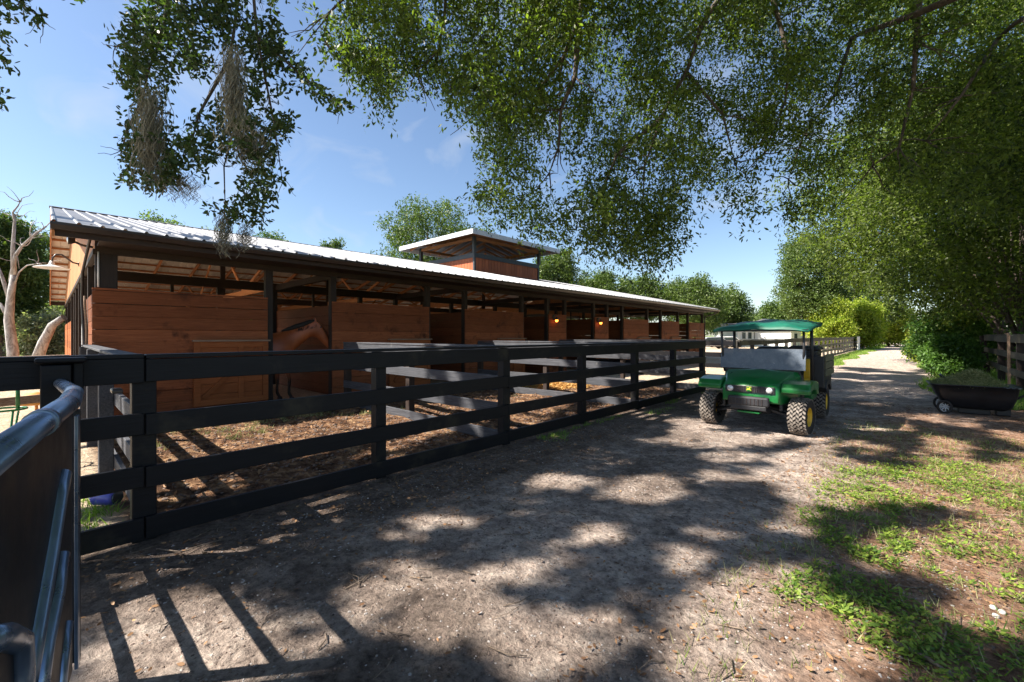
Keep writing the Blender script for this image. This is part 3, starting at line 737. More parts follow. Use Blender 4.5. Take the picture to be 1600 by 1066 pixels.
# ------------------------------------------------------------ metal gate at the left edge
gB = wp(113, 628, 1.89); gC = wp(0, 706, 1.05)
gdir = (gC - gB); gdir.z = 0; gdir.normalize(); zt = 1.265
def gate_pt(u, v):      # point of the gate's plane
    nrm = Vector((-gdir.y, gdir.x, 0)); o_ = Vector((0, 0, CH)); r = wp(u, v, 1.0) - o_
    return o_ + r * ((gB - o_).dot(nrm) / r.dot(nrm))
gate = empty('metal_gate', (gB.x, gB.y, 0), 'galvanised pipe gate with dark sheet panel standing open at left edge', 'gate')
gE = Vector((gB.x, gB.y, zt)); gN = gE + gdir * 2.0
hinge = Vector((XN + .17, .05, 1.24))
MB().tube([hinge, Vector((gE.x - .5, gE.y + .02, zt - .012)), Vector((gE.x - .1, gE.y + .0, zt)), gE + gdir * .1, gN], [.032, .036, .038, .038, .038], 18).build('top_pipe', M['steel'], gate)
MB().tube([gE + gdir * .62 - gdir * .03, gE + gdir * .62 + gdir * .03], .044, 18).build('sleeve', M['steel'], gate)
MB().bar(gE + Vector((0, 0, -.04)), Vector((gE.x, gE.y, .12)), .05, .035, gdir).build('end_frame', M['panelsteel'], gate, .004)
MB().bar(gE + gdir * .05 + Vector((0, .02, -.06)), Vector((gE.x, gE.y + .02, .12)) + gdir * .05, .012, .05, gdir).build('lip', M['steel'], gate, .002)
nrm = Vector((-gdir.y, gdir.x, 0))
a = gE + gdir * .10; b = gN
mb = MB()
vs = [(a.x, a.y, .14), (b.x, b.y, .14), (b.x, b.y, zt - .03), (a.x, a.y, zt - .03)]
n2 = nrm * .012
mb.add(vs + [(x + n2.x, y + n2.y, z) for x, y, z in vs], [(0, 1, 2, 3), (7, 6, 5, 4), (0, 4, 5, 1), (1, 5, 6, 2), (2, 6, 7, 3), (3, 7, 4, 0)])
mb.build('sheet_panel', M['panelsteel'], gate)
toc = -nrm if (-nrm).y < 0 else nrm        # the side of the gate that faces the lane
def gpipe(px, r, nm='pipe', k=.05):
    pts = [gate_pt(*q_) for q_ in px]; pts = [p + toc * 0 + (Vector((0, 0, CH)) - p).normalized() * k for p in pts]
    MB().tube(pts, r, 16).build(nm, M['steel'], gate)
gpipe([(96, 742), (88, 780), (73, 870), (52, 985), (30, 1100)], .030, 'pipe', .06)
gpipe([(93, 868), (84, 930), (66, 1010), (50, 1120)], .030, 'pipe', .05)
gpipe([(101, 975), (93, 1040), (86, 1120)], .026, 'pipe', .04)
gpipe([(-40, 1010), (5, 996), (28, 1004), (30, 1060), (22, 1150)], .030, 'brace', .10)
for z_ in (.22, .52, .86): MB().tube([Vector((XN + .17, .05, z_)), Vector((gE.x, gE.y, z_))], .024, 10).build('pipe', M['steel'], gate)
gpipe([(104, 648), (92, 740), (72, 880), (52, 1000), (30, 1100)], .006, 'edge_trim', .03)
rebase(gate)

# ------------------------------------------------------------ utility vehicle
VX, VY = -1.95, 9.05
veh = empty('utility_vehicle', (VX, VY, 0), 'green utility vehicle with green canopy and yellow wheels parked on the lane', 'vehicle')
def VB(): return MB()
def vbuild(mb, name, mat, parent=None, bevel=0., seg=2):
    o = mb.build(name, M[mat] if isinstance(mat, str) else mat, parent or veh, bevel, seg)
    return o
# wheels
def wheel(x, y, r, w, steer=0.0):
    n = 48; mb = MB()
    prof = [(r * .52, -w * .42), (r * .60, -w * .47), (r * .82, -w * .5), (r * .94, -w * .45), (r * .975, -w * .3), (r * .985, 0), (r * .975, w * .3), (r * .94, w * .45), (r * .82, w * .5), (r * .60, w * .47), (r * .52, w * .42)]
    mb.lathe(prof, (0, 0, 0), 'X', n)
    # tread blocks
    nb = 26
    for k in range(nb):
        for lane in range(6):
            a = 2 * math.pi * (k + (.5 if lane % 2 else 0)) / nb
            xc = (-.41 + .164 * lane) * w; hw = w * .075; da = .075; skew = (.05 if lane % 2 else -.05)
            rr0, rr1 = r * (.93 if lane in (0, 5) else .95), r * (1.0 if lane in (0, 5) else 1.04)
            vs = []
            for rr in (rr0, rr1):
                for (sx, sa) in ((-1, -1), (1, -1), (1, 1), (-1, 1)):
                    aa = a + sa * da * .8 + sx * skew; xx = xc + sx * hw
                    vs.append((xx, rr * math.cos(aa), rr * math.sin(aa)))
            mb.add(vs, [(0, 3, 2, 1), (4, 5, 6, 7), (0, 1, 5, 4), (1, 2, 6, 5), (2, 3, 7, 6), (3, 0, 4, 7)])
    t = mb.build('tyre', M['rubber'], None, fixn=True); t.data.materials.append(M['tread']); base_n = (len(prof) - 1) * n
    for k_, p_ in enumerate(t.data.polygons):
        if k_ >= base_n: p_.material_index = 1
    rm = MB().lathe([(r * .0, -.02), (r * .18, -.02), (r * .2, .0), (r * .36, -.03), (r * .46, .04), (r * .54, w * .40), (r * .56, w * .42), (r * .50, w * .42), (r * .44, w * .2), (r * .38, .0), (r * .1, .0)], (0, 0, 0), 'X', 28)
    sgn = 1 if x > 0 else -1
    wroot = empty('wheel', (x, y, r), parent=veh)
    wroot.rotation_euler = (0, 0, steer + (0 if sgn > 0 else math.pi))
    t.parent = wroot
    ro = rm.build('rim', M['yellow'], wroot)
    MB().lathe([(0, w * .3), (.03, w * .3), (.035, .0)], (0, 0, 0), 'X', 12).build('hub', M['plastic'], wroot)
wheel(-.66, -1.0, .283, .25, R(-6)); wheel(.66, -1.0, .283, .25, R(-6)); wheel(-.62, 1.0, .30, .27); wheel(.62, 1.0, .30, .27)
# hood: lofted sections from windshield base to nose
def sec(y, hw, z0, z1, crown=.02, shoulder=.07):
    return [Vector((-hw, y, z0)), Vector((-hw, y, z1 - shoulder)), Vector((-hw + shoulder * .8, y, z1 - .01)), Vector((0, y, z1 + crown)), Vector((hw - shoulder * .8, y, z1 - .01)), Vector((hw, y, z1 - shoulder)), Vector((hw, y, z0))]
hood = MB().loft([sec(-.55, .58, .55, .965), sec(-.75, .545, .5, .93), sec(-1.0, .49, .47, .86), sec(-1.2, .44, .46, .80), sec(-1.28, .42, .47, .755, .012, .05), sec(-1.31, .40, .49, .72, .008, .04)], True)
h = vbuild(hood, 'hood', 'greenpaint', None, .012, 3)
vbuild(MB().box(-.36, .36, -1.330, -1.306, .625, .735), 'grille', 'plastic', h, .008)
mb = MB()
for i in range(14):
    x = -.21 + i * .0323
    if abs(x) > .045: vbuild(MB().box(x, x + .008, -1.338, -1.331, .635, .725), 'grille_bar', 'gutter', h)
for sx in (-1, 1):
    vbuild(MB().lathe([(.0, -.02), (.025, -.018), (.043, -.008), (.048, .0)], (sx * .285, -1.334, .682), 'Y', 20), 'headlight', 'lens', h)
vbuild(MB().box(-.037, .037, -1.343, -1.331, .648, .722), 'badge', 'badge', h, .006)
vbuild(MB().box(-.033, .033, -1.346, -1.343, .652, .718), 'badge_field', 'greenpaint', h, .0)
dp = [(-.028, .668), (-.012, .678), (.006, .680), (.02, .668), (.03, .662), (.014, .690), (.02, .705), (.008, .712), (-.002, .697), (-.018, .694), (-.03, .684)]
vbuild(MB().prism(dp, -1.350, -1.346), 'deer_emblem', 'badge', h)
# front lower: bumper and skid
vbuild(MB().box(-.30, .30, -1.43, -1.34, .42, .575), 'bumper', 'plastic', None, .03, 3)
mb = MB()
for i in range(9): mb.box(-.24 + i * .055, -.24 + i * .055 + .012, -1.436, -1.428, .45, .545)
vbuild(mb, 'bumper_slots', 'gutter')
vbuild(MB().prism([(-1.42, .43), (-1.42, .36), (-1.1, .28), (-.5, .26), (-.5, .33), (-1.2, .43)], -.26, .26, 'X'), 'skid_plate', 'plastic', None, .01)
vbuild(MB().box(-.16, .16, -1.39, -1.22, .305, .335), 'tow_plate', 'greenpaint', None, .006)
vbuild(MB().tube([(-.62, -1.0, .27), (-.2, -1.0, .33), (.2, -1.0, .33), (.62, -1.0, .27)], .03, 8), 'front_axle', 'plastic')
for sx in (-1, 1):
    vbuild(MB().bar((sx * .22, -1.08, .36), (sx * .58, -1.05, .24), .03, .03).bar((sx * .25, -.9, .5), (sx * .55, -.98, .3), .05, .05), 'suspension_arm', 'plastic')
    # fenders with arched undersides
    pr = [(-1.30, .655), (-1.31, .72), (-1.24, .80), (-1.05, .835), (-.70, .83), (-.55, .80), (-.50, .60), (-.62, .60), (-.72, .68), (-.95, .715), (-1.15, .69), (-1.24, .645)]
    mbf = MB().prism(pr, min(sx * .44, sx * .82), max(sx * .44, sx * .82), 'X')
    vbuild(mbf, 'fender', 'greenpaint', None, .025, 3)
    vbuild(MB().box(min(sx * .40, sx * .44), max(sx * .40, sx * .44), -1.2, -.5, .36, .70), 'inner_fender', 'plastic')
# floor, body tub, seat, rear body
vbuild(MB().box(-.62, .62, -.55, .35, .30, .42), 'floor_pan', 'plastic', None, .02)
vbuild(MB().box(-.66, .66, .05, .48, .42, .66), 'seat_base', 'greenpaint', None, .03)
for sx in (-1, 1):
    vbuild(MB().box(sx * .33 - .26, sx * .33 + .26, .0, .46, .66, .78), 'seat', 'yellow', None, .04, 3)
    vbuild(MB().box(sx * .33 - .25, sx * .33 + .25, .40, .52, .76, 1.12), 'backrest', 'yellow', None, .04, 3)
vbuild(MB().prism([(-.56, .42), (-.56, .95), (-.44, .97), (-.38, .7), (-.38, .42)], -.6, .6, 'X'), 'dashboard', 'plastic', None, .015)
st = MB(); cpt = Vector((-.30, -.22, 1.02)); pts = [cpt + Vector((.17 * math.cos(a), .08 * math.sin(a), .15 * math.sin(a))) for a in np.linspace(0, 2 * math.pi, 25)]
vbuild(st.tube(pts, .014, 8, False).tube([cpt, (-.30, -.45, .85)], .02, 8), 'steering_wheel', 'plastic')
# windscreen (dusty plastic, lower half) and frame
def screenmat():
    m, nt, b = new_mat('dusty_screen')
    g = N(nt, 'ShaderNodeNewGeometry')
    n = noise_node(nt, g.outputs['Position'], 9, 6, .7, .5); n2 = noise_node(nt, scaled(nt, g.outputs['Position'], (3, 1, 9)), 7, 8, .8, 1.5)
    c = ramp(nt, n.outputs[0], [(.3, (.07, .09, .12)), (.7, (.14, .165, .20))]).outputs[0]
    f = ramp(nt, n2.outputs[0], [(.60, (0, 0, 0)), (.66, (.8,) * 3)]).outputs[0]
    c = mixc(nt, f, c, (.50, .53, .58)); nt.links.new(c, b.inputs['Base Color']); b.inputs['Roughness'].default_value = .35
    b.inputs['Alpha'].default_value = .9; return m
scr = vbuild(MB().bar((-.655, -.60, 1.145), (.655, -.60, 1.145), .012, .355, (0, .14, 1)), 'windscreen', screenmat(), None, .004)
vbuild(MB().bar((-.58, -.585, .955), (.58, -.585, .955), .03, .03), 'screen_rail', 'plastic')
for sx in (-1, 1):
    vbuild(MB().tube([(sx * .60, -.56, .9), (sx * .63, -.60, 1.3), (sx * .63, -.64, 1.68)], .019, 10), 'front_roof_post', 'plastic')
    vbuild(MB().tube([(sx * .62, .20, .62), (sx * .63, .14, 1.3), (sx * .63, .10, 1.76)], .026, 10), 'rear_roof_post', 'plastic')
# canvas canopy: sagging loft
def can(y, zc, hw, zed):
    n = 17; top = []; bot = []
    for i in range(n):
        f = -1 + 2 * i / (n - 1); z = zed + (zc - zed) * (1 - abs(f) ** 2.6) + .012 * math.sin(f * 9 + y * 5)
        top.append(Vector((f * hw, y, z)))
    bot = [Vector((p.x * .985, p.y, p.z - .022)) for p in reversed(top)]
    return top + bot
cn = MB().loft([can(-.79, 1.665, .72, 1.635), can(-.76, 1.715, .745, 1.65), can(-.62, 1.765, .755, 1.66), can(-.3, 1.795, .76, 1.69), (can(0, 1.80, .76, 1.71)), can(.3, 1.825, .755, 1.74), can(.55, 1.86, .74, 1.78), can(.6, 1.855, .71, 1.80)], True)
cano = vbuild(cn, 'canopy', 'canopy')
mb = MB().tube([(-.70, -.77, 1.635), (.70, -.77, 1.635)], .016, 8).tube([(-.70, -.77, 1.635), (-.70, .56, 1.77)], .016, 8).tube([(.70, -.77, 1.635), (.70, .56, 1.77)], .016, 8)
vbuild(mb, 'canopy_frame', 'plastic', cano)
# cargo bed
bed = vbuild(MB().box(-.70, .70, .55, 1.75, .60, .65), 'cargo_bed', 'plastic', None, .01)
for sx in (-1, 1):
    mb = MB()
    for k in range(3): mb.box(min(sx * .74, sx * .775), max(sx * .74, sx * .775), .68, 1.72, .80 + k * .135, .80 + k * .135 + .125)
    vbuild(mb, 'bed_side', 'olive', bed, .006)
    vbuild(MB().prism([(.55, .62), (1.78, .62), (1.82, .95), (1.72, .95), (1.35, .78), (.55, .78)], min(sx * .69, sx * .72), max(sx * .69, sx * .72), 'X'), 'bed_bracket', 'plastic', bed)
    vbuild(MB().prism([(.62, .58), (.68, .70), (.9, .72), (1.15, .70), (1.3, .62), (1.34, .5), (1.25, .5), (1.1, .63), (.85, .63), (.72, .5)], min(sx * .5, sx * .78), max(sx * .5, sx * .78), 'X'), 'rear_fender', 'plastic', bed, .01)
vbuild(MB().box(-.76, .76, .50, .66, .60, 1.17), 'bed_front', 'plastic', bed, .01)
vbuild(MB().box(-.70, .70, 1.74, 1.77, .62, 1.1), 'tailgate', 'olive', bed, .01)
vbuild(MB().box(-.45, .45, .5, 1.5, .34, .58), 'rear_chassis', 'plastic', None, .02)
# bins in the bed
for (bx, by, lab, s) in ((.42, .90, 'black wheeled rubbish bin standing in the bed of the green vehicle, nearer the side', 1.0), (-.12, .90, 'black rubbish bin in the vehicle bed, behind the windscreen', .97)):
    root = empty('rubbish_bin', (VX + bx, VY + by, .655), lab, 'bin', 'bins in the vehicle bed')
    sec_ = lambda z, hw, hd: [Vector((sx * hw, sy * hd, z)) for sx, sy in ((-1, -1), (1, -1), (1, 1), (-1, 1))]
    MB().loft([sec_(0, .17 * s, .2 * s), sec_(.62 * s, .23 * s, .26 * s)], False).build('bin_body', M['plastic'], root, .03, 3)
    MB().loft([sec_(.62 * s, .25 * s, .28 * s), sec_(.66 * s, .255 * s, .285 * s), sec_(.70 * s, .2 * s, .23 * s)], False).build('lid', M['plastic'], root, .015, 2)
    MB().tube([(-.2 * s, .3 * s, .63 * s), (.2 * s, .3 * s, .63 * s)], .015, 8).build('handle', M['plastic'], root)

# ------------------------------------------------------------ dump cart
ct = gp(1478, 646); 
cart = empty('dump_cart', (ct.x + .36, ct.y + .28, 0), 'black plastic dump cart heaped with cut grass at the right of the lane', 'cart')
lat = Vector((cs, sn, 0)); fw = Vector((-sn, cs, 0))
cart.rotation_euler = (0, 0, R(3)); cart.scale = (.80, .88, .95)
# local x = photo right, local y = away
def rect(cx, cy, hx, hy, z, k=.25, n=8):
    pts = []
    for q_, (sx, sy) in enumerate(((1, 1), (-1, 1), (-1, -1), (1, -1))):
        for i in range(n):
            a = (q_ * 90 + 90 * i / (n - 1)) * math.pi / 180; r_ = min(hx, hy) * k
            pts.append(Vector((cx + sx * (hx - r_) + r_ * math.cos(a), cy + sy * (hy - r_) + r_ * math.sin(a), z)))
    return pts
mb = MB().loft([rect(.08, 0, .46, .28, .13), rect(.06, 0, .58, .36, .20), rect(0.03, 0, .68, .43, .42), rect(0, 0, .74, .47, .60), rect(0, 0, .78, .50, .605), rect(0, 0, .78, .50, .625), rect(0, 0, .72, .45, .62), rect(0.02, 0, .62, .38, .45), rect(.05, 0, .4, .24, .3)], True)
mb.build('tub', M['cartplastic'], cart)
MB().box(-.25, .30, -.22, -.12, .02, .24).box(.38, .62, -.25, -.10, .03, .3).build('support_leg', M['cartplastic'], cart, .02)
for sy in (-1, 1):
    w = MB().lathe([(.10, -.035), (.125, -.045), (.14, -.03), (.145, 0), (.14, .03), (.125, .045), (.10, .035), (.10, -.035)], (-.50, sy * .40, .145), 'Y', 28).build('wheel', M['rubber'], cart)
    mb = MB()
    for k in range(8):
        a = k * math.pi / 4; mb.bar((-.48, sy * .34, .145), (-.48 + .105 * math.cos(a), sy * .34, .145 + .105 * math.sin(a)), .02, .02)
    mb.lathe([(.095, -.04), (.108, -.047), (.11, -.04)], (-.48, sy * .34, .145), 'Y', 28); mb.build('rim', M['whitetrim'], w)
MB().tube([(-.48, -.34, .145), (-.48, .34, .145)], .015, 8).build('axle', M['plastic'], cart)
MB().tube([(.60, -.1, .30), (.95, -.05, .50), (1.3, 0, .60), (1.5, .0, .62)], .022, 8).tube([(1.48, -.14, .62), (1.48, .14, .62)], .02, 8).build('pull_handle', M['plastic'], cart)
mb = MB()
for k in range(3): mb.box(.50 + k * .09, .55 + k * .09, -.5, -.2, .603, .612)
mb.build('rim_ribs', M['steel'], cart)
# grass heap
n = 9000
a = rng.uniform(0, 2 * np.pi, n); rr = np.sqrt(rng.uniform(0, 1, n)); x = -.05 + rr * np.cos(a) * .68; y = rr * np.sin(a) * .44
z = .54 + .27 * (1 - rr ** 2.0) * (1 + .25 * np.sin(x * 7 + 1) * np.cos(y * 6)) + rng.uniform(-.02, .05, n) + .03 * np.sin(x * 17) * np.sin(y * 19)
C = np.stack([x, y, z], 1); D = rng.normal(size=(n, 3)); D[:, 2] = D[:, 2] * .35 + .1
hp = np_mesh('cut_grass', leaf_quads(C, D, .085, .10), 4, M['hay'])
hp.location = cart.location; hp.rotation_euler = cart.rotation_euler; hp.scale = cart.scale
tag(hp, 'heap of cut grass and hay filling the black dump cart', 'grass heap', None, 'stuff')
mb = MB(); m_, k_ = 24, 10; vs = []; fs = []
for j in range(k_):
    r_ = j / (k_ - 1)
    for i in range(m_):
        a_ = 2 * math.pi * i / m_; vs.append((-.08 + .73 * r_ * math.cos(a_), .43 * r_ * math.sin(a_), .52 + .26 * (1 - r_ ** 2.0)))
for j in range(k_ - 1):
    for i in range(m_): fs.append((j * m_ + i, j * m_ + (i + 1) % m_, (j + 1) * m_ + (i + 1) % m_, (j + 1) * m_ + i))
mb.add(vs, fs, True).build('heap_core', M['hay'], hp)
# scrap handle sticking out
g2 = MB().tube([(-.55, -.05, .80), (-.42, .02, .66), (-.36, .1, .6)], .03, 8).build('tool_head', M['cartplastic'], None); g2.location = cart.location; g2.rotation_euler = cart.rotation_euler; g2.scale = cart.scale
tag(g2, 'dark tool head poking out of the grass in the cart', 'tool')

# ------------------------------------------------------------ horse
def horse():
    root = empty('horse', (-11.12, 3.82, 0), 'brown bay horse looking out of the first stall doorway over the paddock', 'horse')
    root.rotation_euler = (0, 0, R(-8))
    # local: +Y forward, X right
    bm = bmesh.new(); sk = bm.verts.layers.skin.verify(); vi = {}
    def v(name, co, r, root_=False):
        w = bm.verts.new(co); w[sk].radius = r if hasattr(r, '__len__') else (r, r); w[sk].use_root = root_; vi[name] = w; return w
    def e(*ns):
        for a_, b_ in zip(ns, ns[1:]): bm.edges.new((vi[a_], vi[b_]))
    v('pel', (0, -1.45, 1.32), (.27, .26), True); v('croup', (0, -1.72, 1.28), (.2, .2)); v('bar', (0, -.95, 1.24), (.31, .31)); v('bar2', (0, -.5, 1.24), (.31, .32))
    v('ch', (0, -.12, 1.26), (.25, .30)); v('nb', (0, .13, 1.42), (.17, .29)); v('nm', (0, .36, 1.56), (.13, .235)); v('nt', (0, .58, 1.70), (.10, .185)); v('poll', (0, .73, 1.78), (.085, .13))
    v('fore', (0, .83, 1.69), (.105, .175)); v('face', (0, .95, 1.51), (.08, .145)); v('nose', (0, 1.07, 1.33), (.06, .092)); v('muz', (0, 1.12, 1.25), (.062, .082))
    e('croup', 'pel', 'bar', 'bar2', 'ch', 'nb', 'nm', 'nt', 'poll', 'fore', 'face', 'nose', 'muz')
    for s_ in (-1, 1):
        t = 'LR'[s_ > 0]
        v('ear1' + t, (s_ * .05, .74, 1.90), .026); v('ear2' + t, (s_ * .06, .74, 1.97), .018); v('ear3' + t, (s_ * .06, .755, 2.02), .005); e('poll', 'ear1' + t, 'ear2' + t, 'ear3' + t)
        k = .10 * s_
        v('sh' + t, (s_ * .16, -.02, 1.08), (.10, .14)); v('el' + t, (s_ * .16, -.05 + k * .4, .88), (.075, .095)); v('fo' + t, (s_ * .155, k * .8, .68), .055); v('kn' + t, (s_ * .15, .03 + k, .50), .046)
        v('ca' + t, (s_ * .15, .02 + k, .32), .030); v('fe' + t, (s_ * .15, .02 + k, .17), .038); v('pa' + t, (s_ * .15, .06 + k, .09), .034); v('ho' + t, (s_ * .15, .08 + k, .03), .05)
        e('ch', 'sh' + t, 'el' + t, 'fo' + t, 'kn' + t, 'ca' + t, 'fe' + t, 'pa' + t, 'ho' + t)
        v('hi' + t, (s_ * .17, -1.5, 1.05), (.13, .17)); v('st' + t, (s_ * .17, -1.35, .85), (.10, .12)); v('ga' + t, (s_ * .17, -1.62, .70), .07); v('hk' + t, (s_ * .17, -1.78, .54), .05)
        v('hc' + t, (s_ * .17, -1.74, .33), .035); v('hf' + t, (s_ * .17, -1.72, .17), .042); v('hh' + t, (s_ * .17, -1.66, .03), .055); e('pel', 'hi' + t, 'st' + t, 'ga' + t, 'hk' + t, 'hc' + t, 'hf' + t, 'hh' + t)
    me = bpy.data.meshes.new('horse_skin'); bm.to_mesh(me); bm.free()
    tmp = bpy.data.objects.new('tmp', me); COL.objects.link(tmp)
    m1 = tmp.modifiers.new('skin', 'SKIN'); m1.use_smooth_shade = True; m2 = tmp.modifiers.new('sub', 'SUBSURF'); m2.levels = 2; m2.render_levels = 2
    dg = bpy.context.evaluated_depsgraph_get(); me2 = bpy.data.meshes.new_from_object(tmp.evaluated_get(dg)); bpy.data.objects.remove(tmp)
    m, nt, b = new_mat('bay_coat'); tc = N(nt, 'ShaderNodeTexCoord'); sp = N(nt, 'ShaderNodeSeparateXYZ'); nt.links.new(tc.outputs['Object'], sp.inputs[0])
    n = noise_node(nt, tc.outputs['Object'], 3, 4, .5)
    c = ramp(nt, n.outputs[0], [(.3, (.24, .058, .019)), (.7, (.44, .115, .034))]).outputs[0]
    mr = N(nt, 'ShaderNodeMapRange'); mr.inputs[1].default_value = .75; mr.inputs[2].default_value = .45; nt.links.new(sp.outputs[2], mr.inputs[0])
    c = mixc(nt, mr.outputs[0], c, (.012, .008, .007))
    mz = N(nt, 'ShaderNodeMapRange'); mz.inputs[1].default_value = 1.03; mz.inputs[2].default_value = 1.16; nt.links.new(sp.outputs[1], mz.inputs[0])
    c = mixc(nt, mz.outputs[0], c, (.05, .022, .015))
    bl = mth(nt, 'GREATER_THAN', mth(nt, 'ADD', sp.outputs[1], mth(nt, 'MULTIPLY', sp.outputs[2], .92)), 2.52)
    bl2 = mth(nt, 'LESS_THAN', mth(nt, 'ABSOLUTE', sp.outputs[0]), .035); c = mixc(nt, mth(nt, 'MULTIPLY', bl, bl2), c, (.6, .55, .5)); fd = mth(nt, 'GREATER_THAN', mth(nt, 'ADD', sp.outputs[1], mth(nt, 'MULTIPLY', sp.outputs[2], .60)), 1.93); c = mixc(nt, mth(nt, 'MULTIPLY', fd, .7), c, (.04, .018, .012))
    nt.links.new(c, b.inputs['Base Color']); b.inputs['Roughness'].default_value = .42
    me2.name = 'body'; me2.materials.clear(); me2.materials.append(m)
    body = bpy.data.objects.new('body', me2); COL.objects.link(body); body.parent = root
    # mane
    MB().tube([(.03, -.02, 1.655), (.04, .12, 1.70), (.04, .30, 1.765), (.035, .48, 1.83), (.03, .62, 1.885), (.02, .72, 1.915), (0, .80, 1.885), (0, .86, 1.83)], [.02, .05, .065, .065, .06, .045, .03, .012], 10).build('mane_crest', plain('mane_crest_hair', (.010, .008, .007), .7), root)
    C = []; 
    for f in np.linspace(0, 1, 500):
        y = .02 + f * .74; z = 1.70 + .30 * math.sin(f * math.pi / 2) * .80 + .0
        y0 = y; C.append((random.uniform(-.02, .05), y0, z))
    C = np.array(C); C[:, 2] = np.interp(C[:, 1], [0, .12, .36, .60, .76], [1.66, 1.70, 1.79, 1.87, 1.90])
    C[:, 2] -= .01; D = np.stack([rng.uniform(.25, .5, 500), rng.uniform(-.35, .05, 500), rng.uniform(-1, -.6, 500)], 1)
    hairm = plain('mane_hair', (.012, .009, .008), .6)
    np_mesh('mane', leaf_quads(C, D, .15, .16), 4, hairm, root)
    for s_ in (-1, 1):
        MB().lathe([(0, .018), (.014, .012), (.02, 0), (.014, -.012), (0, -.018)], (s_ * .088, .86, 1.76), 'X', 12).build('eye', M['glassdark'], root)
        MB().lathe([(.0, .0), (.062, 0), (.05, .07), (0, .07)], (s_ * .15, .08 + .10 * s_, 0), 'Z', 14).build('hoof', M['plastic'], root)
    C = np.tile(np.array([[0, -1.9, 1.35]]), (120, 1)) + rng.normal(size=(120, 3)) * .02
    D = np.stack([rng.normal(size=120) * .1, rng.normal(size=120) * .1 - .15, -np.ones(120)], 1)
    np_mesh('tail', leaf_quads(C, D, .8, .03), 4, hairm, root)
horse()

# ------------------------------------------------------------ trees
def poly_in(u, v, poly):
    inside = np.zeros(len(u), bool); n = len(poly)
    for i in range(n):
        x1, y1 = poly[i]; x2, y2 = poly[(i + 1) % n]
        c = ((y1 > v) != (y2 > v)) & (u < (x2 - x1) * (v - y1) / ((y2 - y1) if y2 != y1 else 1e-9) + x1)
        inside ^= c
    return inside
def inframe(P, m=25):
    u, v, d = project(P); return (d > .2) & (u > -m) & (u < 1600 + m) & (v > -m) & (v < 1066 + m)
def limb(mb, a, b, r0, r1, sag=.0, n=7, wob=.12, nn=8):
    a, b = Vector(a), Vector(b); L = (b - a).length; pts = []; rs = []
    ph = random.uniform(0, 6)
    for i in range(n):
        f = i / (n - 1); p = a.lerp(b, f)
        p += Vector((math.sin(f * 5 + ph), math.cos(f * 4 + ph * 2), math.sin(f * 6 + ph))) * wob * L * .12 * math.sin(f * math.pi) + Vector((0, 0, sag * L * math.sin(f * math.pi)))
        pts.append(p); rs.append(r0 + (r1 - r0) * f ** .8)
    mb.tube(pts, rs, nn); return pts
def crown_leaves(cl, twigs, per, size, tr=.25, ratio=.45, shape=4, droop=-.2, keep=None, surf=.5):
    """cl: list of (centre, radii) ellipsoids -> leaf vertices; twigs per lobe; per: leaves per twig"""
    outs = []
    for (c, r) in cl:
        vol = 1.0; n = twigs
        D = unit(rng.normal(size=(n, 3))); rad = rng.uniform(0, 1, (n, 1)) ** surf
        rad *= 1 + .22 * np.sin(D[:, :1] * 5 + c[0]) * np.cos(D[:, 1:2] * 4 + c[1])
        T = np.array(c)[None] + D * rad * np.array(r)[None]
        TD = unit(D * .7 + rng.normal(size=(n, 3)) * .6 + np.array([[0, 0, droop]]))
        if keep is not None:
            k = keep(T); T = T[k]; TD = TD[k]
        n = len(T)
        if n == 0: continue
        f = rng.uniform(-.4, 1, (n, per, 1)); C = T[:, None] + TD[:, None] * f * tr + rng.normal(size=(n, per, 3)) * tr * .28
        LD = TD[:, None] * .8 + rng.normal(size=(n, per, 3)) * .7 + np.array([0, 0, droop])
        outs.append((C.reshape(-1, 3), LD.reshape(-1, 3)))
    C = np.concatenate([a for a, b in outs]); LD = np.concatenate([b for a, b in outs])
    return leaf_quads(C, LD, size, ratio, shape)
TREES = 'trees around the stable'
def tree(name, label, base, H, R_, mat, lobes=14, twigs=170, per=11, size=.22, low=.35, trunk_r=None, tr=.45, cat='tree', group=None, flatk=.75, barkm='bark', lobe_k=.35, shift=(0, 0), seed=None):
    root = empty(name, (base[0], base[1], 0), label, cat, group)
    if seed is not None: random.seed(seed)
    cz = H * (low + 1) / 2; cl = []
    tips = []
    lobes = int(lobes * 1.6); twigs = int(twigs * .75)
    for i in range(lobes):
        a = i * 2.399 + random.uniform(-.3, .3); f = (i + .5) / lobes
        zz = -.85 + 1.75 * f; rxy = math.sqrt(max(.05, 1 - zz * zz)) * random.uniform(.45, .8)
        c = Vector((shift[0] + math.cos(a) * rxy * R_, shift[1] + math.sin(a) * rxy * R_, cz + zz * H * (1 - low) / 2 * .78))
        r = R_ * lobe_k * random.uniform(.75, 1.2)
        cl.append((c, (r, r, r * flatk))); tips.append(c)
    V_ = crown_leaves(cl, twigs, per, size, tr, surf=.33)
    cr = np_mesh('crown', V_, 4, mat, root)
    mb = MB(); tr_ = trunk_r or H * .022
    top = Vector((shift[0] * .5, shift[1] * .5, H * (low + .2))); mb.tube([(0, 0, -.2), (0.03, .02, .4), (top.x * .5, top.y * .5, top.z * .5), top, (shift[0], shift[1], H * .8)], [tr_ * 1.35, tr_, tr_ * .85, tr_ * .6, tr_ * .15], 10)
    for c in tips[::2]:
        s0 = Vector((top.x * .8, top.y * .8, H * low * random.uniform(.8, 1.3))); limb(mb, s0, c, tr_ * .35, tr_ * .06, .06)
    mb.build('trunk', M[barkm], root)
    return root
def place(u, d):
    p = wp(u, CY, d); return (p.x, p.y)
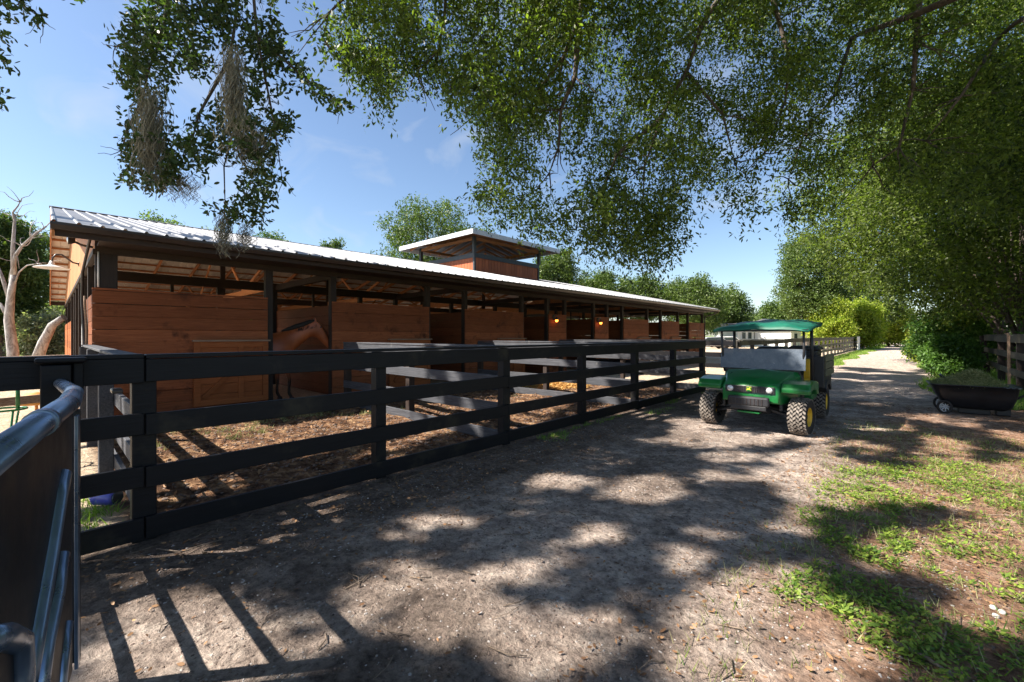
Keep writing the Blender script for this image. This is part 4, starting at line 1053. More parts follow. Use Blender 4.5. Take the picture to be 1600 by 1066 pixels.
def bg(u, vtop, d, hwpx, label, mat='leaf_mid', low=.3, group='background trees', **kw):
    H = CH + (CY - vtop) / F * d; R_ = hwpx / F * d
    return tree('oak_tree', label, place(u, d), H, R_, M[mat], low=low, size=max(.18, d * .0052), group=group, tr=max(.4, d * .012), **kw)
bg(668, 306, 52, 78, 'tall round-topped tree rising behind the barn, left of the cupola', lobes=16, twigs=150)
bg(745, 350, 60, 45, 'grey-green tree partly hidden behind the cupola', twigs=120)
bg(430, 352, 62, 40, 'small treetop showing over the barn roof, left one of a pair', twigs=90, lobes=10)
bg(521, 360, 60, 22, 'narrow dark treetop poking over the barn roof, right one of a pair', twigs=80, lobes=8)
bg(262, 322, 46, 40, 'dark treetop over the barn roof behind the hanging moss', 'leaf_oak', twigs=110, lobes=10)
bg(330, 345, 55, 45, 'dull pinkish-green treetop over the left part of the roof', 'leaf_grey', twigs=70, lobes=9)
bg(868, 384, 56, 42, 'bright green tree right beside the cupola', 'leaf_mid', lobes=14, twigs=130)
bg(932, 420, 64, 38, 'green treetop above the barn roof, first to the right of the bright tree', twigs=110)
bg(1000, 428, 66, 46, 'green treetop above the right half of the barn roof', twigs=110)
bg(1078, 430, 62, 52, 'broad pale green tree above the right end of the barn roof', 'leaf_mid', twigs=140, low=.2)
bg(1128, 448, 70, 40, 'rounded tree beyond the far end of the barn', twigs=120, low=.15)
bg(1185, 488, 95, 40, 'low distant trees behind the white house', twigs=90, low=.1)
bg(1225, 470, 80, 38, 'distant green tree above the white house', twigs=110, low=.15)
bg(1262, 352, 48, 52, 'tall pale-edged tree left of the dark oak on the right', 'leaf_mid', lobes=18, twigs=150, low=.12)
bg(1335, 400, 60, 60, 'tall green tree standing behind the yellow-green bush', 'leaf_mid', lobes=16, twigs=130, low=.1)
for i, (u, vt, d, hw, lab) in enumerate(((1300, 462, 46, 30, 'sunlit yellow-green tree nearest the vehicle canopy'), (1345, 466, 52, 32, 'sunlit yellow-green tree in the middle of the row'), (1388, 470, 60, 32, 'sunlit yellow-green tree nearest the end of the lane'))):
    bg(u, vt, d, hw, lab, 'leaf_yel', low=.0, group='yellow-green trees beyond the lane fence', lobes=12, twigs=150)
# left side
bg(0, 306, 26, 62, 'dense dark green tree behind the dead tree at left', 'leaf_mid', lobes=20, twigs=200, low=.05)
bg(70, 372, 36, 62, 'green tree seen past the gable end of the barn', 'leaf_mid', lobes=16, twigs=170, low=.05)
bg(-70, 330, 24, 60, 'green tree at the left edge of the photo', 'leaf_oak', lobes=12, twigs=130, low=.05)
bg(110, 470, 30, 36, 'pale silvery bush behind the leaning grey trunk', 'leaf_grey', lobes=10, twigs=120, low=.0)
bg(60, 485, 24, 30, 'pale silvery bush at the foot of the dead tree', 'leaf_grey', lobes=8, twigs=80, low=.0)
# seen through the barn
for i, (x, y, h_) in enumerate(((-42, 10, 6), (-44, 17, 6.5), (-43, 24, 7), (-41, 31, 6.5), (-44, 39, 8), (-40, 47, 8), (-43, 57, 9), (-46, 3, 7))):
    tree('oak_tree', ['%s sunny green tree behind the barn, seen through its open bays' % w_ for w_ in ('first', 'second', 'third', 'fourth', 'fifth', 'sixth', 'seventh', 'nearest')][i], (x, y), h_, h_ * .62, M['leaf_mid'], lobes=11, twigs=90, size=.26, low=.0, group='trees behind the barn')
# dark roadside oaks at right
def oak(label, base, H, R_, lobes, twigs, low, shift, size, mat='leaf_oak', seed=1, tr=.32, trunk_r=.28):
    return tree('oak_tree', label, base, H, R_, M[mat], lobes=lobes, twigs=twigs, per=10, size=size, low=low, shift=shift, group='dark oaks along the right of the lane', tr=tr, trunk_r=trunk_r, seed=seed)
oak('large dark oak leaning over the right fence', (2.95, 23.2), 12.5, 5.0, 26, 340, .06, (-.2, 0), .13, seed=3, trunk_r=.2)
oak('dark oak overhanging the middle of the lane, behind the first', (3.4, 31), 14.5, 6.6, 24, 330, .19, (-2.8, 0), .17, seed=4)
oak('green oak towards the end of the lane', (9.0, 46), 13, 6.2, 18, 240, .10, (-1.2, 0), .21, 'leaf_mid', 5)
oak('dark oak at the right edge beside the cart', (5.6, 15.5), 11, 4.2, 22, 330, .04, (-.2, .3), .11, seed=6)
oak('green tree at the far end of the lane, right side', (9.5, 66), 12, 7, 14, 180, .05, (-.6, 0), .28, 'leaf_mid', 8)
oak('bushy oak behind the right fence', (6.2, 27), 10, 4.6, 18, 260, .02, (0, 0), .16, 'leaf_bush', 9)
# roadside shrubs
for i, (x, y, h_, r_, mt) in enumerate(((1.0, 22.5, 1.5, .8, 'leaf_bush'), (1.3, 26.5, 2.7, 1.5, 'leaf_bush'), (.9, 31, 2.0, 1.1, 'leaf_yel'), (1.6, 36, 3.4, 2.0, 'leaf_bush'), (2.2, 43, 2.8, 1.7, 'leaf_yel'), (3.0, 52, 3.4, 2.0, 'leaf_yel'), (3.9, 19.5, 2.4, 1.6, 'leaf_bush'), (3.4, 15.5, 1.1, 1.2, 'leaf_bush'))):
    tree('shrub', ['leafy shrub at the lane edge behind the cart', 'bigger leafy shrub beneath the leaning oak', 'low leafy shrub at the lane edge past the fence', 'tall shrub spilling on to the lane', 'yellowish shrub far up the lane on the right', 'farthest yellowish shrub at the lane end', 'shrub growing through the right fence', 'low undergrowth at the foot of the right fence'][i], (x, y), h_, r_, M[mt], lobes=10, twigs=230, per=9, size=.07 + y * .0022, low=.0, tr=.2, trunk_r=.03, cat='shrub', group='shrubs along the right side of the lane')

# the big oak overhead: trunk out of frame at right, limbs over the lane
CAN = [(455, -60), (470, 15), (500, 60), (530, 90), (565, 120), (600, 172), (625, 160), (650, 135), (700, 150), (735, 185), (742, 250), (738, 320), (765, 345), (800, 352), (850, 368), (905, 385), (960, 402), (1010, 420), (1035, 405), (1065, 378), (1105, 362), (1100, 335), (1075, 300), (1085, 262), (1100, 285), (1120, 305), (1150, 322), (1195, 345), (1245, 340), (1280, 310), (1312, 262), (1330, 230), (1420, 300), (1640, 330), (1640, -60)]
# sun patches kept free of the unseen shading leaves above the frame (ellipses measured on the ground's pixels)
LIT = [(590, 877, 30, 15), (850, 1012, 95, 60), (640, 925, 50, 20), (710, 912, 55, 24), (790, 895, 58, 20), (850, 880, 42, 14), (670, 985, 65, 34), (760, 965, 75, 34), (1070, 872, 44, 24), (1010, 765, 64, 22), (1110, 745, 36, 12), (690, 812, 70, 12), (620, 836, 44, 9),
       (975, 930, 24, 15), (1120, 1005, 100, 95), (1205, 950, 95, 62), (1260, 1045, 130, 65), (1330, 760, 115, 32), (1455, 765, 90, 28), (1565, 770, 70, 44), (1290, 728, 44, 12), (1240, 715, 48, 13), (1140, 713, 44, 10), (1180, 745, 28, 9), (1430, 865, 90, 34), (1545, 870, 100, 64), (1575, 960, 90, 50), (1230, 905, 64, 22), (1345, 1010, 75, 58),
       (300, 965, 150, 48), (250, 1045, 170, 60), (405, 1005, 70, 50), (222, 890, 50, 22), (315, 870, 42, 26), (1060, 690, 60, 8), (960, 720, 40, 8), (870, 745, 40, 10), (910, 705, 36, 7), (1190, 690, 30, 7), (505, 800, 40, 9), (430, 850, 30, 9)]
def shade_leaves(part):
    """unseen leaves placed towards the sun to shade the ground, except in the sun patches"""
    n = 420000
    X = rng.uniform(-10.2, 4.5, n); Y = rng.uniform(-2.5, 27, n); kk = (Y < 12) | (X > -4.3); X, Y = X[kk], Y[kk]; n = len(X)
    u, v, d = project(np.stack([X, Y, np.zeros(n)], 1))
    lit = np.zeros(n, bool)
    for (a, b, c, e) in LIT: lit |= ((u - a) / c) ** 2 + ((v - b) / e) ** 2 < 1.25
    lit &= d > .3
    nz = np.array([mnoise.noise(Vector((x * 1.5, y * .9, 3.3))) + .5 * mnoise.noise(Vector((x * 3.6, y * 2.6, 8.1))) for x, y in zip(X, Y)])
    nz2 = np.array([mnoise.noise(Vector((x * .8, y * .8, 5.3))) + .6 * mnoise.noise(Vector((x * 2.2, y * 1.4, 9.1))) for x, y in zip(X, Y)])
    far = (Y > 6.0) & (X > -4.4); lit |= far & (np.where(Y > 12, nz2, nz) > np.where(Y > 12, .02, .13))
    near = (~far) & (X > -4.4); nz3 = np.array([mnoise.noise(Vector((x * 4.2, y * 3.2, 12.3))) for x, y in zip(X, Y)]); lit |= near & ((nz > .42) | (nz3 > .50)); lit |= (Y < 12) & (X > -4.2) & (nz3 > .46)
    pad = X < -4.6; lit |= pad & (nz > np.where((Y > 4) & (X < -5.6), -.25, .12))
    lit |= (X < -6.1) & (X > -9.3) & (Y > .5) & (Y < 4.6)
    lit |= (X < -4.2) & (Y < .5)
    lit &= ~((X > -2.7) & (X < -.8) & (Y > 7.6) & (Y < 9.5) & (nz < .5))
    lit |= (X > -1.75) & (X < -.85) & (Y > 7.5) & (Y < 8.35) | (X > -2.9) & (X < -2.3) & (Y > 7.5) & (Y < 8.3)
    ok = ~lit
    sel = (X - .5 * Y > -3.6) if part == 0 else (X - .5 * Y <= -3.6)
    ok &= sel; X, Y, nz = X[ok], Y[ok], nz[ok]
    Z = 8.8 + 1.2 * np.sin(X * .9) * np.cos(Y * .7) + rng.uniform(0, 2.6, len(X)) + np.clip(Y - 11, 0, 20) * .80
    P = np.stack([X - .62 * Z, Y - .78 * Z, Z], 1); k = ~inframe(P, 60); P = P[k]
    D = rng.normal(size=P.shape); D[:, 2] *= .5
    if part == 0:      # unseen leaf cloud added to shade the right-hand foliage and cart
        n3 = 120000; Q = np.stack([rng.uniform(-7, 5, n3), rng.uniform(1.5, 13, n3), rng.uniform(9.8, 13.5, n3)], 1)
        g3 = np.array([mnoise.noise(Vector((q[0] * .45, q[1] * .45, q[2] * .3))) for q in Q])
        sx_, sy_ = Q[:, 0] + .62 * Q[:, 2], Q[:, 1] + .78 * Q[:, 2]
        Q = Q[(~inframe(Q, 60)) & (g3 > .06) & (sx_ > .4) & (sy_ > 9.5)]
        P = np.concatenate([P, Q]); D = rng.normal(size=P.shape); D[:, 2] *= .5
    return leaf_quads(P, D, .16, .6, 4)
def canopy_tree():
    root = empty('oak_tree', (3.4, 8.2, 0), 'great oak whose leafy limbs hang over the lane across the top of the photo', 'tree')
    tips = []; LV = []; LD = []
    n0 = 1900
    us = rng.uniform(430, 1640, n0 * 4); vs_ = rng.uniform(-55, 425, n0 * 4)
    k = poly_in(us, vs_, CAN); us, vs_ = us[k], vs_[k]
    g_ = np.array([mnoise.noise(Vector((a * .011, b * .013, 4.2))) for a, b in zip(us, vs_)])
    edge = np.clip((vs_ + 60) / 460, 0, 1)
    keep = rng.uniform(0, 1, len(us)) < np.clip(.86 - .24 * edge + g_ * 1.5 + np.clip((us - 1250) / 500, 0, .6), .05, 1)
    us, vs_ = us[keep][:n0], vs_[keep][:n0]
    dep = 7.0 + 5.5 * rng.uniform(0, 1, len(us)) ** .8 + np.clip((us - 700) / 600, 0, 1) * 1.5
    T0 = np.array([wp(a, b, c) for a, b, c in zip(us, vs_, dep)])
    m0 = rng.integers(1, 10, len(T0)); T = np.repeat(T0, m0, 0); T = T + rng.normal(size=T.shape) * np.array([.20, .20, .10])
    u_, v_, d_ = project(T); T = T[poly_in(u_, v_, [(a, b + (14 if b > 0 else -60)) for a, b in CAN])]
    # twigs hang and spread
    TD = unit(rng.normal(size=(len(T), 3)) * .55 + np.array([[0, 0, -.75]]))
    per = 22
    f = rng.uniform(0, 1, (len(T), per, 1))
    C = T[:, None] + TD[:, None] * (f - .35) * .78 + rng.normal(size=(len(T), per, 3)) * .068
    D = TD[:, None] * .6 + rng.normal(size=(len(T), per, 3)) * .7 + np.array([0, 0, -.15])
    sz = .100
    V1 = leaf_quads(C.reshape(-1, 3), D.reshape(-1, 3), sz, .38, 4, .45)
    V2 = shade_leaves(0)  # unseen leaves added to the crown for the shade they cast
    np_mesh('crown', np.concatenate([V1, V2]), 4, M['leaf_oak'], root).matrix_parent_inverse = Matrix.Translation(root.location).inverted()
    mb = MB()
    trunk = [(3.4, 8.2, -.2), (3.3, 8.2, 1.2), (2.9, 8.3, 3.0), (2.3, 8.6, 5.0), (1.2, 9.0, 7.0)]
    mb.tube(trunk, [.48, .38, .34, .30, .24], 14)
    hub = Vector(trunk[-1]); hub2 = Vector(trunk[-2])
    mains = [(wp(1440, -60, 9), .11), (wp(1180, -110, 9.5), .145), (wp(920, -80, 9.0), .142), (wp(700, -110, 9), .13), (wp(1330, 60, 11), .08), (wp(1560, 60, 9), .06)]
    for (m_, r_) in mains:
        pts = limb(mb, hub if r_ > .14 else hub2, m_, r_ * 1.1, r_ * .6, .08, 9, .3, 10)
        # secondary hanging branches
    sec_ = [((920, -60), 9.0, [(905, 30), (882, 90), (845, 140), (770, 152), (745, 140)]), ((905, 30), 9.0, [(893, 120), (880, 170), (868, 230), (862, 270)]),
            ((1180, -90), 9.5, [(1100, 40), (1070, 110), (1040, 180), (1010, 260), (1000, 330)]), ((1180, -90), 9.5, [(1215, 20), (1235, 90), (1225, 160), (1195, 240)]),
            ((700, -110), 9, [(700, 20), (690, 80), (650, 110)]), ((700, -110), 9, [(560, -20), (520, 20), (510, 60)]), ((1330, 60), 11, [(1300, 150), (1260, 210), (1230, 280)]),
            ((1440, -40), 9, [(1435, 60), (1430, 140), (1400, 230), (1360, 260)]), ((1560, 60), 9, [(1500, 150), (1450, 220)]), ((1040, 180), 9.4, [(960, 240), (930, 320), (940, 360)]), ((1070, 110), 9.4, [(1130, 180), (1150, 250)])]
    for (o_, d_, path) in sec_:
        pts = [wp(o_[0], o_[1], d_)] + [wp(a_ + random.uniform(-6, 6), b_, d_ + .15 * i) for i, (a_, b_) in enumerate(path)]
        r0 = .06 if len(path) > 3 else .045
        mb.tube(pts, [r0 * (1 - .8 * i / (len(pts) - 1)) for i in range(len(pts))], 8)
        for i in range(1, len(pts)):
            for q_ in range(3):
                a_ = pts[i]; b_ = a_ + Vector((random.uniform(-.9, .9), random.uniform(-.9, .9), random.uniform(-.8, .15)))
                limb(mb, a_, b_, .018, .005, -.05, 5, .4, 5)
    o = mb.build('trunk', M['bark'], root); o.matrix_parent_inverse = Matrix.Translation(root.location).inverted()
canopy_tree()

# the left oak: trunk out of frame behind the camera, a low branch hanging into view
LB = [(185, -60), (205, 20), (178, 70), (190, 130), (176, 165), (188, 210), (195, 250), (190, 280), (240, 300), (262, 290), (300, 262), (330, 290), (318, 320), (338, 345), (400, 350), (425, 325), (440, 290), (445, 268), (425, 225), (440, 205), (465, 190), (430, 150), (470, 145), (520, 160), (545, 170), (500, 130), (470, 100), (440, 60), (430, 20), (430, -60)]
MOSS = []
def left_oak():
    root = empty('oak_tree', (-9.6, -5.6, 0), 'oak whose broad-leaved branch hangs into the upper left of the photo', 'tree')
    n = 1900
    us = rng.uniform(170, 550, n * 4); vs_ = rng.uniform(-55, 355, n * 4); k = poly_in(us, vs_, LB); us, vs_ = us[k][:n], vs_[k][:n]
    g_ = np.array([mnoise.noise(Vector((a * .016, b * .016, 1.2))) for a, b in zip(us, vs_)]); k = rng.uniform(0, 1, len(us)) < .60 + g_ * 1.3; us, vs_ = us[k], vs_[k]
    e_ = (us > 455) & (vs_ > 60); dep = 4.4 + 1.1 * rng.uniform(0, 1, len(us))
    T = np.array([wp(a, b, c) for a, b, c in zip(us, vs_, dep)])
    # corner tips at upper left
    add = [wp(u_, v_, 4.2 + random.uniform(-.2, .3)) for (u_, v_) in [(470, 120), (480, 126), (492, 134), (503, 142), (515, 152), (528, 160), (540, 166), (500, 150), (8, 5), (22, 3), (40, 8), (58, 22), (66, 30), (12, 30), (5, 95), (4, 60), (15, 100), (0, 160), (130, -6), (-10, 130), (30, -10), (-15, 40)] for _ in range(2)]
    T = np.concatenate([T, np.array(add)])
    TD = unit(rng.normal(size=(len(T), 3)) + np.array([[0, 0, -.3]])); per = 12
    f = rng.uniform(-.5, 1, (len(T), per, 1)); C = T[:, None] + TD[:, None] * f * .13 + rng.normal(size=(len(T), per, 3)) * .022
    D = TD[:, None] * .5 + rng.normal(size=(len(T), per, 3)) * .8
    V1 = leaf_quads(C.reshape(-1, 3), D.reshape(-1, 3), .062, .44, 6)
    o = np_mesh('low_branch_leaves', V1, 6, M['leaf_near'], root); o.matrix_parent_inverse = Matrix.Translation(root.location).inverted()
    o = np_mesh('crown', shade_leaves(1), 4, M['leaf_near'], root); o.matrix_parent_inverse = Matrix.Translation(root.location).inverted()  # this crown is only unseen leaves, arranged to shade the ground
    mb = MB(); mb.tube([(-9.6, -5.6, -.2), (-9.5, -5.4, 1.6), (-9.2, -5.0, 3.6), (-8.8, -4.4, 5.4)], [.5, .4, .36, .3], 14)
    hub = Vector((-8.8, -4.4, 5.4)); ov = wp(300, -160, 5.0)
    for e_ in (ov, Vector((-9.5, -2, 8)), Vector((-8, -5.5, 9)), Vector((-10, -6, 9))): limb(mb, hub, e_, .11, .03, .05, 8, .3)
    for path in ([(300, -160), (262, -10), (256, 50), (232, 110), (222, 160), (228, 220)], [(300, -160), (372, 0), (360, 90), (372, 180), (350, 260), (352, 330)], [(300, -160), (395, -20), (402, 60), (420, 150), (428, 190), (440, 275)],
                 [(402, 60), (440, 90), (480, 125), (535, 165)], [(256, 50), (215, 60), (180, 74)], [(360, 90), (310, 180), (295, 240)], [(222, 160), (200, 200), (190, 235)], [(300, -160), (60, -40), (30, 5), (66, 30)]):
        pts = [wp(a_, b_, 4.9) for a_, b_ in path]; mb.tube(pts, [.022 * (1 - .8 * i / (len(pts) - 1)) for i in range(len(pts))], 7)
        for p in pts[1:]:
            for q_ in range(4): limb(mb, p, p + Vector((random.uniform(-.2, .2), random.uniform(-.2, .2), random.uniform(-.3, .1))), .005, .002, -.05, 5, .5, 4)
    o = mb.build('trunk', M['bark'], root); o.matrix_parent_inverse = Matrix.Translation(root.location).inverted()
left_oak()
# spanish moss
def moss(u, v0, v1, wpx, d, lab, n):
    rootp = wp(u, v0, d); L = (v1 - v0) / F * d; W = wpx / F * d; vs = []
    for i in range(n):
        p = Vector((rootp.x + random.gauss(0, W * .28), rootp.y + random.gauss(0, W * .28), rootp.z - random.uniform(0, L * .55)))
        l = random.uniform(.25, .5) * L; th = .0028; k = 6; a_ = random.uniform(0, 6.28); dirv = Vector((math.cos(a_), math.sin(a_), 0)); ph = random.uniform(0, 6.28); prev = None
        for j in range(k + 1):
            f = j / k; q_ = p + Vector((math.sin(f * 7 + ph) * .03, math.cos(f * 6 + ph) * .03, -l * f)) + dirv * .03 * f
            if prev is not None: vs += [prev - dirv * th, prev + dirv * th, q_ + dirv * th, q_ - dirv * th]
            prev = q_
    o = np_mesh('spanish_moss', np.array([tuple(x) for x in vs]), 4, M['moss']); tag(o, lab, 'moss', 'spanish moss hanging from the left branch')
moss(366, 72, 215, 24, 4.35, 'long sunlit tuft of pale moss hanging in the middle of the branch', 420)
moss(236, 130, 310, 30, 4.5, 'grey moss hanging down the left side of the branch', 380)
moss(385, 180, 270, 55, 4.6, 'tangle of brown-grey moss right of the pale tuft', 300)
moss(350, 330, 405, 16, 4.6, 'thin moss strand hanging in front of the barn roof, left one', 140)
moss(383, 345, 395, 14, 4.6, 'thin moss strand hanging in front of the barn roof, right one', 90)
moss(285, 265, 320, 40, 4.7, 'faint bluish moss between the two hanging branches', 150)

# dead tree, leaning trunk
dt = empty('dead_tree', (0, 0, 0), 'bare grey dead tree with broken limbs at the left edge', 'tree')
mb = MB(); D_ = 17
def pth(pts, rad, d=D_): mb.tube([wp(a, b, d) for a, b in pts], [r * .55 for r in rad], 10)
pth([(22, 610), (20, 548), (14, 500), (17, 460), (22, 430)], [.36, .30, .26, .20, .17])
pth([(22, 430), (20, 390), (23, 345), (20, 332), (28, 322), (32, 314)], [.16, .11, .08, .06, .04, .02])
pth([(17, 440), (24, 400), (34, 385), (50, 370), (72, 354)], [.14, .11, .08, .07, .06])
pth([(16, 470), (4, 435), (-10, 400)], [.15, .1, .06]); pth([(16, 500), (0, 475), (-12, 470)], [.15, .1, .06])
pth([(20, 450), (30, 425), (42, 415), (60, 412), (75, 418)], [.07, .05, .04, .03, .01]); pth([(24, 392), (28, 405), (30, 420)], [.03, .03, .01])
for i_ in range(26):
    a_ = wp(*random.choice([(32, 316), (22, 350), (48, 371), (70, 356), (-8, 402), (58, 412), (70, 417), (20, 338), (34, 385)]), D_)
    limb(mb, a_, a_ + Vector((random.uniform(-.7, .7), random.uniform(-.7, .7), random.uniform(-.1, .9))), .022, .004, .05, 6, .8, 5)
mb.build('trunk', M['deadwood'], dt)
bp_ = wp(22, 600, D_); dt.location = (bp_.x, bp_.y, 0); rebase(dt)
o = MB().tube([wp(58, 562, 19), wp(68, 535, 19), (wp(82, 508, 19)), wp(100, 496, 19)], [.20, .18, .15, .13, .11][:4], 12).build('leaning_trunk', M['deadwood'], None)
tag(o, 'thick grey trunk leaning to the right behind the yard rail', 'tree trunk')

# ------------------------------------------------------------ yard things at left, small things
g = empty('green_ring_stand', tuple(wp(8, 640, 5.0))[:2] + (0,), 'green metal ring stand in the sand yard at the left edge', 'stand')
gc = Vector((g.location.x, g.location.y, 0)); zc_ = wp(8, 640, 5.0).z
MB().tube([gc + Vector((.17 * math.cos(a), .17 * math.sin(a), zc_)) for a in np.linspace(0, 2 * math.pi, 29)], .012, 8, False).build('ring', M['greenpaint'], g)
for k in range(3):
    a = k * 2.09 + .4; MB().tube([gc + Vector((.17 * math.cos(a), .17 * math.sin(a), zc_)), gc + Vector((.10 * math.cos(a), .10 * math.sin(a), zc_ * .5)), gc + Vector((.22 * math.cos(a), .22 * math.sin(a), .0))], .01, 6).build('leg', M['greenpaint'], g)
MB().tube([gc + Vector((.1, .1, zc_)), gc + Vector((.1, .1, zc_ + .35))], .018, 8).build('upright', M['greenpaint'], g)
rebase(g)
pb = wp(30, 655, 5.6); mb = MB()
for i in range(16):
    for j in range(5):
        p = Vector((pb.x + (i - 8) * .07, pb.y + (j - 2) * .07, .0)); mb.bar(p + Vector((-.035, 0, .03)), p + Vector((.035, .0, .10)), .012, .012); mb.bar(p + Vector((-.035, 0, .10)), p + Vector((.035, .0, .03)), .012, .012)
o = mb.build('drag_harrow', M['gutter'], None); tag(o, 'dark chain drag harrow lying on the sand behind the gate', 'harrow')
pb = wp(57, 618, 7.4)
mb = MB().lathe([(0, .20), (.12, .18), (.24, .10), (.28, .03), (.26, .0)], (pb.x, pb.y, hgt(pb.x, pb.y) + .38), 'Z', 20)
mb.lathe([(.02, 0), (.02, .4)], (pb.x, pb.y, 0), 'Z', 8)
o = mb.build('feed_pan', plain('orange_plastic', (.55, .24, .04), .5), None); tag(o, 'upturned orange feed pan on a peg in the sand yard', 'pan')
# blue jug
jp = gp(148, 800)
jug = empty('plastic_jug', (jp.x - .05, jp.y + .08, 0), 'blue-violet plastic jug lying by the corner fence post', 'jug')
blue = plain('blue_plastic', (.08, .09, .42), .35, 0, .5, .3, 9)
dirv = Vector((cs, sn, 0)); A = Vector((jp.x - .05, jp.y + .08, .075 + .02)) - dirv * .10
MB().tube([A, A + dirv * .015, A + dirv * .17, A + dirv * .195], [.04, .068, .068, .06], 20).build('jug_body', blue, jug)
MB().tube([A + dirv * .196, A + dirv * .205], [.058, .052], 20).build('base_ring', M['glassdark'], jug)
MB().tube([A - dirv * .045, A - dirv * .0], .022, 14).build('cap', M['white'], jug)
rebase(jug)
# ropes and hose at the barn corner
def hang(name, lab, cat, pts, r, mat): o = MB().tube(pts, r, 8).build(name, mat, None); return tag(o, lab, cat)
pc = onX(122, 480, -12.3); 
px_ = -11.6; py_ = .47
hang('lead_rope', 'purple lead rope looped on the barn corner', 'rope', [Vector((px_ - .25 + .10 * math.cos(a), py_ - .02, 2.02 + .15 * math.sin(a))) for a in np.linspace(0, 6.2, 20)], .016, plain('purple_rope', (.22, .03, .35), .7))
hang('lead_rope', 'long white lead rope hanging beside the purple one', 'rope', [Vector((px_ - .08 + .03 * math.sin(z * 4), py_ - .03, z)) for z in np.linspace(2.3, .9, 14)], .017, M['whitetrim'])
hang('garden_hose', 'pale hose hanging down the barn corner post', 'hose', [Vector((XF + .06 + .02 * math.sin(z * 3), .44 + .012 * math.sin(z * 5), z)) for z in np.linspace(2.25, .5, 14)], .018, M['oldwood'])
hang('halter', 'tan halter strap hooked on the barn corner', 'strap', [Vector((px_ + .1 + .05 * math.cos(a), py_ - .03, 1.75 + .16 * math.sin(a))) for a in np.linspace(0, 6.2, 20)], .012, M['oldwood'])

# ------------------------------------------------------------ far buildings
def house(name, lab, u0, u1, d0, d1, z1, zr, wins):
    A = Vector((*place(u0, d0), 0)); B = Vector((*place(u1, d1), 0)); dr = (B - A).normalized(); bk = Vector((-dr.y, dr.x, 0))
    if bk.dot(fw) < 0: bk = -bk
    L = (B - A).length; root = empty(name, A, lab, 'building'); Wd = 7
    def pr(a, b, z0, z1_, off0, off1, nm, mat, par=None):
        vs = [A + dr * a + bk * off0, A + dr * b + bk * off0, A + dr * b + bk * off1, A + dr * a + bk * off1]
        mb = MB().add([(*v.xy, z0) for v in vs] + [(*v.xy, z1_) for v in vs], [(0, 3, 2, 1), (4, 5, 6, 7), (0, 1, 5, 4), (1, 2, 6, 5), (2, 3, 7, 6), (3, 0, 4, 7)])
        o = mb.build(nm, mat, par or root); o.matrix_parent_inverse = Matrix.Translation(A).inverted() if not par else Matrix.Identity(4); return o
    pr(0, L, 0, z1, 0, Wd, 'wall', M['white'])
    vs = [A - dr * .5 - bk * .6, B + dr * .5 - bk * .6, B + dr * .5 + bk * (Wd + .6), A - dr * .5 + bk * (Wd + .6), A - dr * .5 + bk * Wd / 2, B + dr * .5 + bk * Wd / 2]
    P3 = [(*vs[0].xy, z1 - .05), (*vs[1].xy, z1 - .05), (*vs[2].xy, z1 - .05), (*vs[3].xy, z1 - .05), (*vs[4].xy, zr), (*vs[5].xy, zr)]
    o = MB().add(P3, [(0, 1, 5, 4), (2, 3, 4, 5), (0, 4, 3), (1, 2, 5), (0, 3, 2, 1)]).build('roof', M['roof'], root); o.matrix_parent_inverse = Matrix.Translation(A).inverted()
    for (f0, f1, za, zb) in wins:
        w = pr(L * f0, L * f1, za, zb, -.06, .0, 'window', M['white']); pr(L * f0 + .08, L * f1 - .08, za + .08, zb - .08, -.08, -.061, 'pane', M['glassdark'], w)
    return root
house('house', 'long white single-storey house with a row of windows beyond the fence', 1152, 1232, 62, 62, 2.7, 3.4, [(.08 + i * .115, .08 + i * .115 + .09, 1.0, 2.1) for i in range(5)] + [(.74, .84, 1.0, 2.0)])
house('house', 'white outbuilding with metal roof right of the long white house', 1236, 1272, 58, 62, 2.5, 3.9, [(.1, .25, 1.1, 1.9), (.55, .7, 1.1, 1.9)])
house('shed', 'small white shed at the left of the lane end', 1379, 1391, 118, 118, 3.4, 3.9, [])
house('shed', 'white shed at the right of the lane end behind leaves', 1401, 1428, 118, 118, 3.2, 3.9, [(.2, .4, 1.2, 2.2)])
# parked vehicles by the white house, distant
def farcar(u, d, c, lab, L=4.4):
    x, y = place(u, d); root = empty('parked_car', (x, y, 0), lab, 'car', 'cars parked by the white house'); root.rotation_euler = (0, 0, YAW)
    body = [(-L / 2, .35), (-L / 2, .8), (-L * .3, .92), (-L * .17, 1.38), (L * .2, 1.42), (L * .36, .95), (L / 2, .85), (L / 2, .35)]
    MB().prism(body, -.85, .85).build('body', c, root, .05)
    MB().prism([(-L * .27, .93), (-L * .16, 1.32), (L * .19, 1.36), (L * .32, .95)], -.86, .86).build('window', M['glassdark'], root)
    for sx in (-1, 1):
        for sy in (-1, 1): MB().lathe([(0, -.1), (.32, -.1), (.34, 0), (.32, .1), (0, .1)], (sx * L * .31, sy * .8, .34), 'Y', 16).build('wheel', M['rubber'], root)
farcar(1110, 50, plain('silver_car', (.45, .46, .48), .3, .3), 'silver car parked just past the barn end')
farcar(1133, 56, M['white'], 'white car parked left of the long white house')
farcar(1280, 70, M['gutter'], 'dark car parked beyond the lane fence')
tx, ty = place(1389, 108); tr_ = empty('tractor', (tx, ty, 0), 'small teal-green tractor at the end of the lane', 'tractor')
teal = plain('teal_paint', (.02, .28, .2), .4)
MB().box(-.9, .9, -1.2, .6, .6, 1.3).build('hood', teal, tr_, .1); MB().box(-.8, .8, .5, 1.6, .6, 2.0).build('cab', M['glassdark'], tr_, .1); MB().box(-.9, .9, .4, 1.7, 2.0, 2.12).build('roof', teal, tr_, .05)
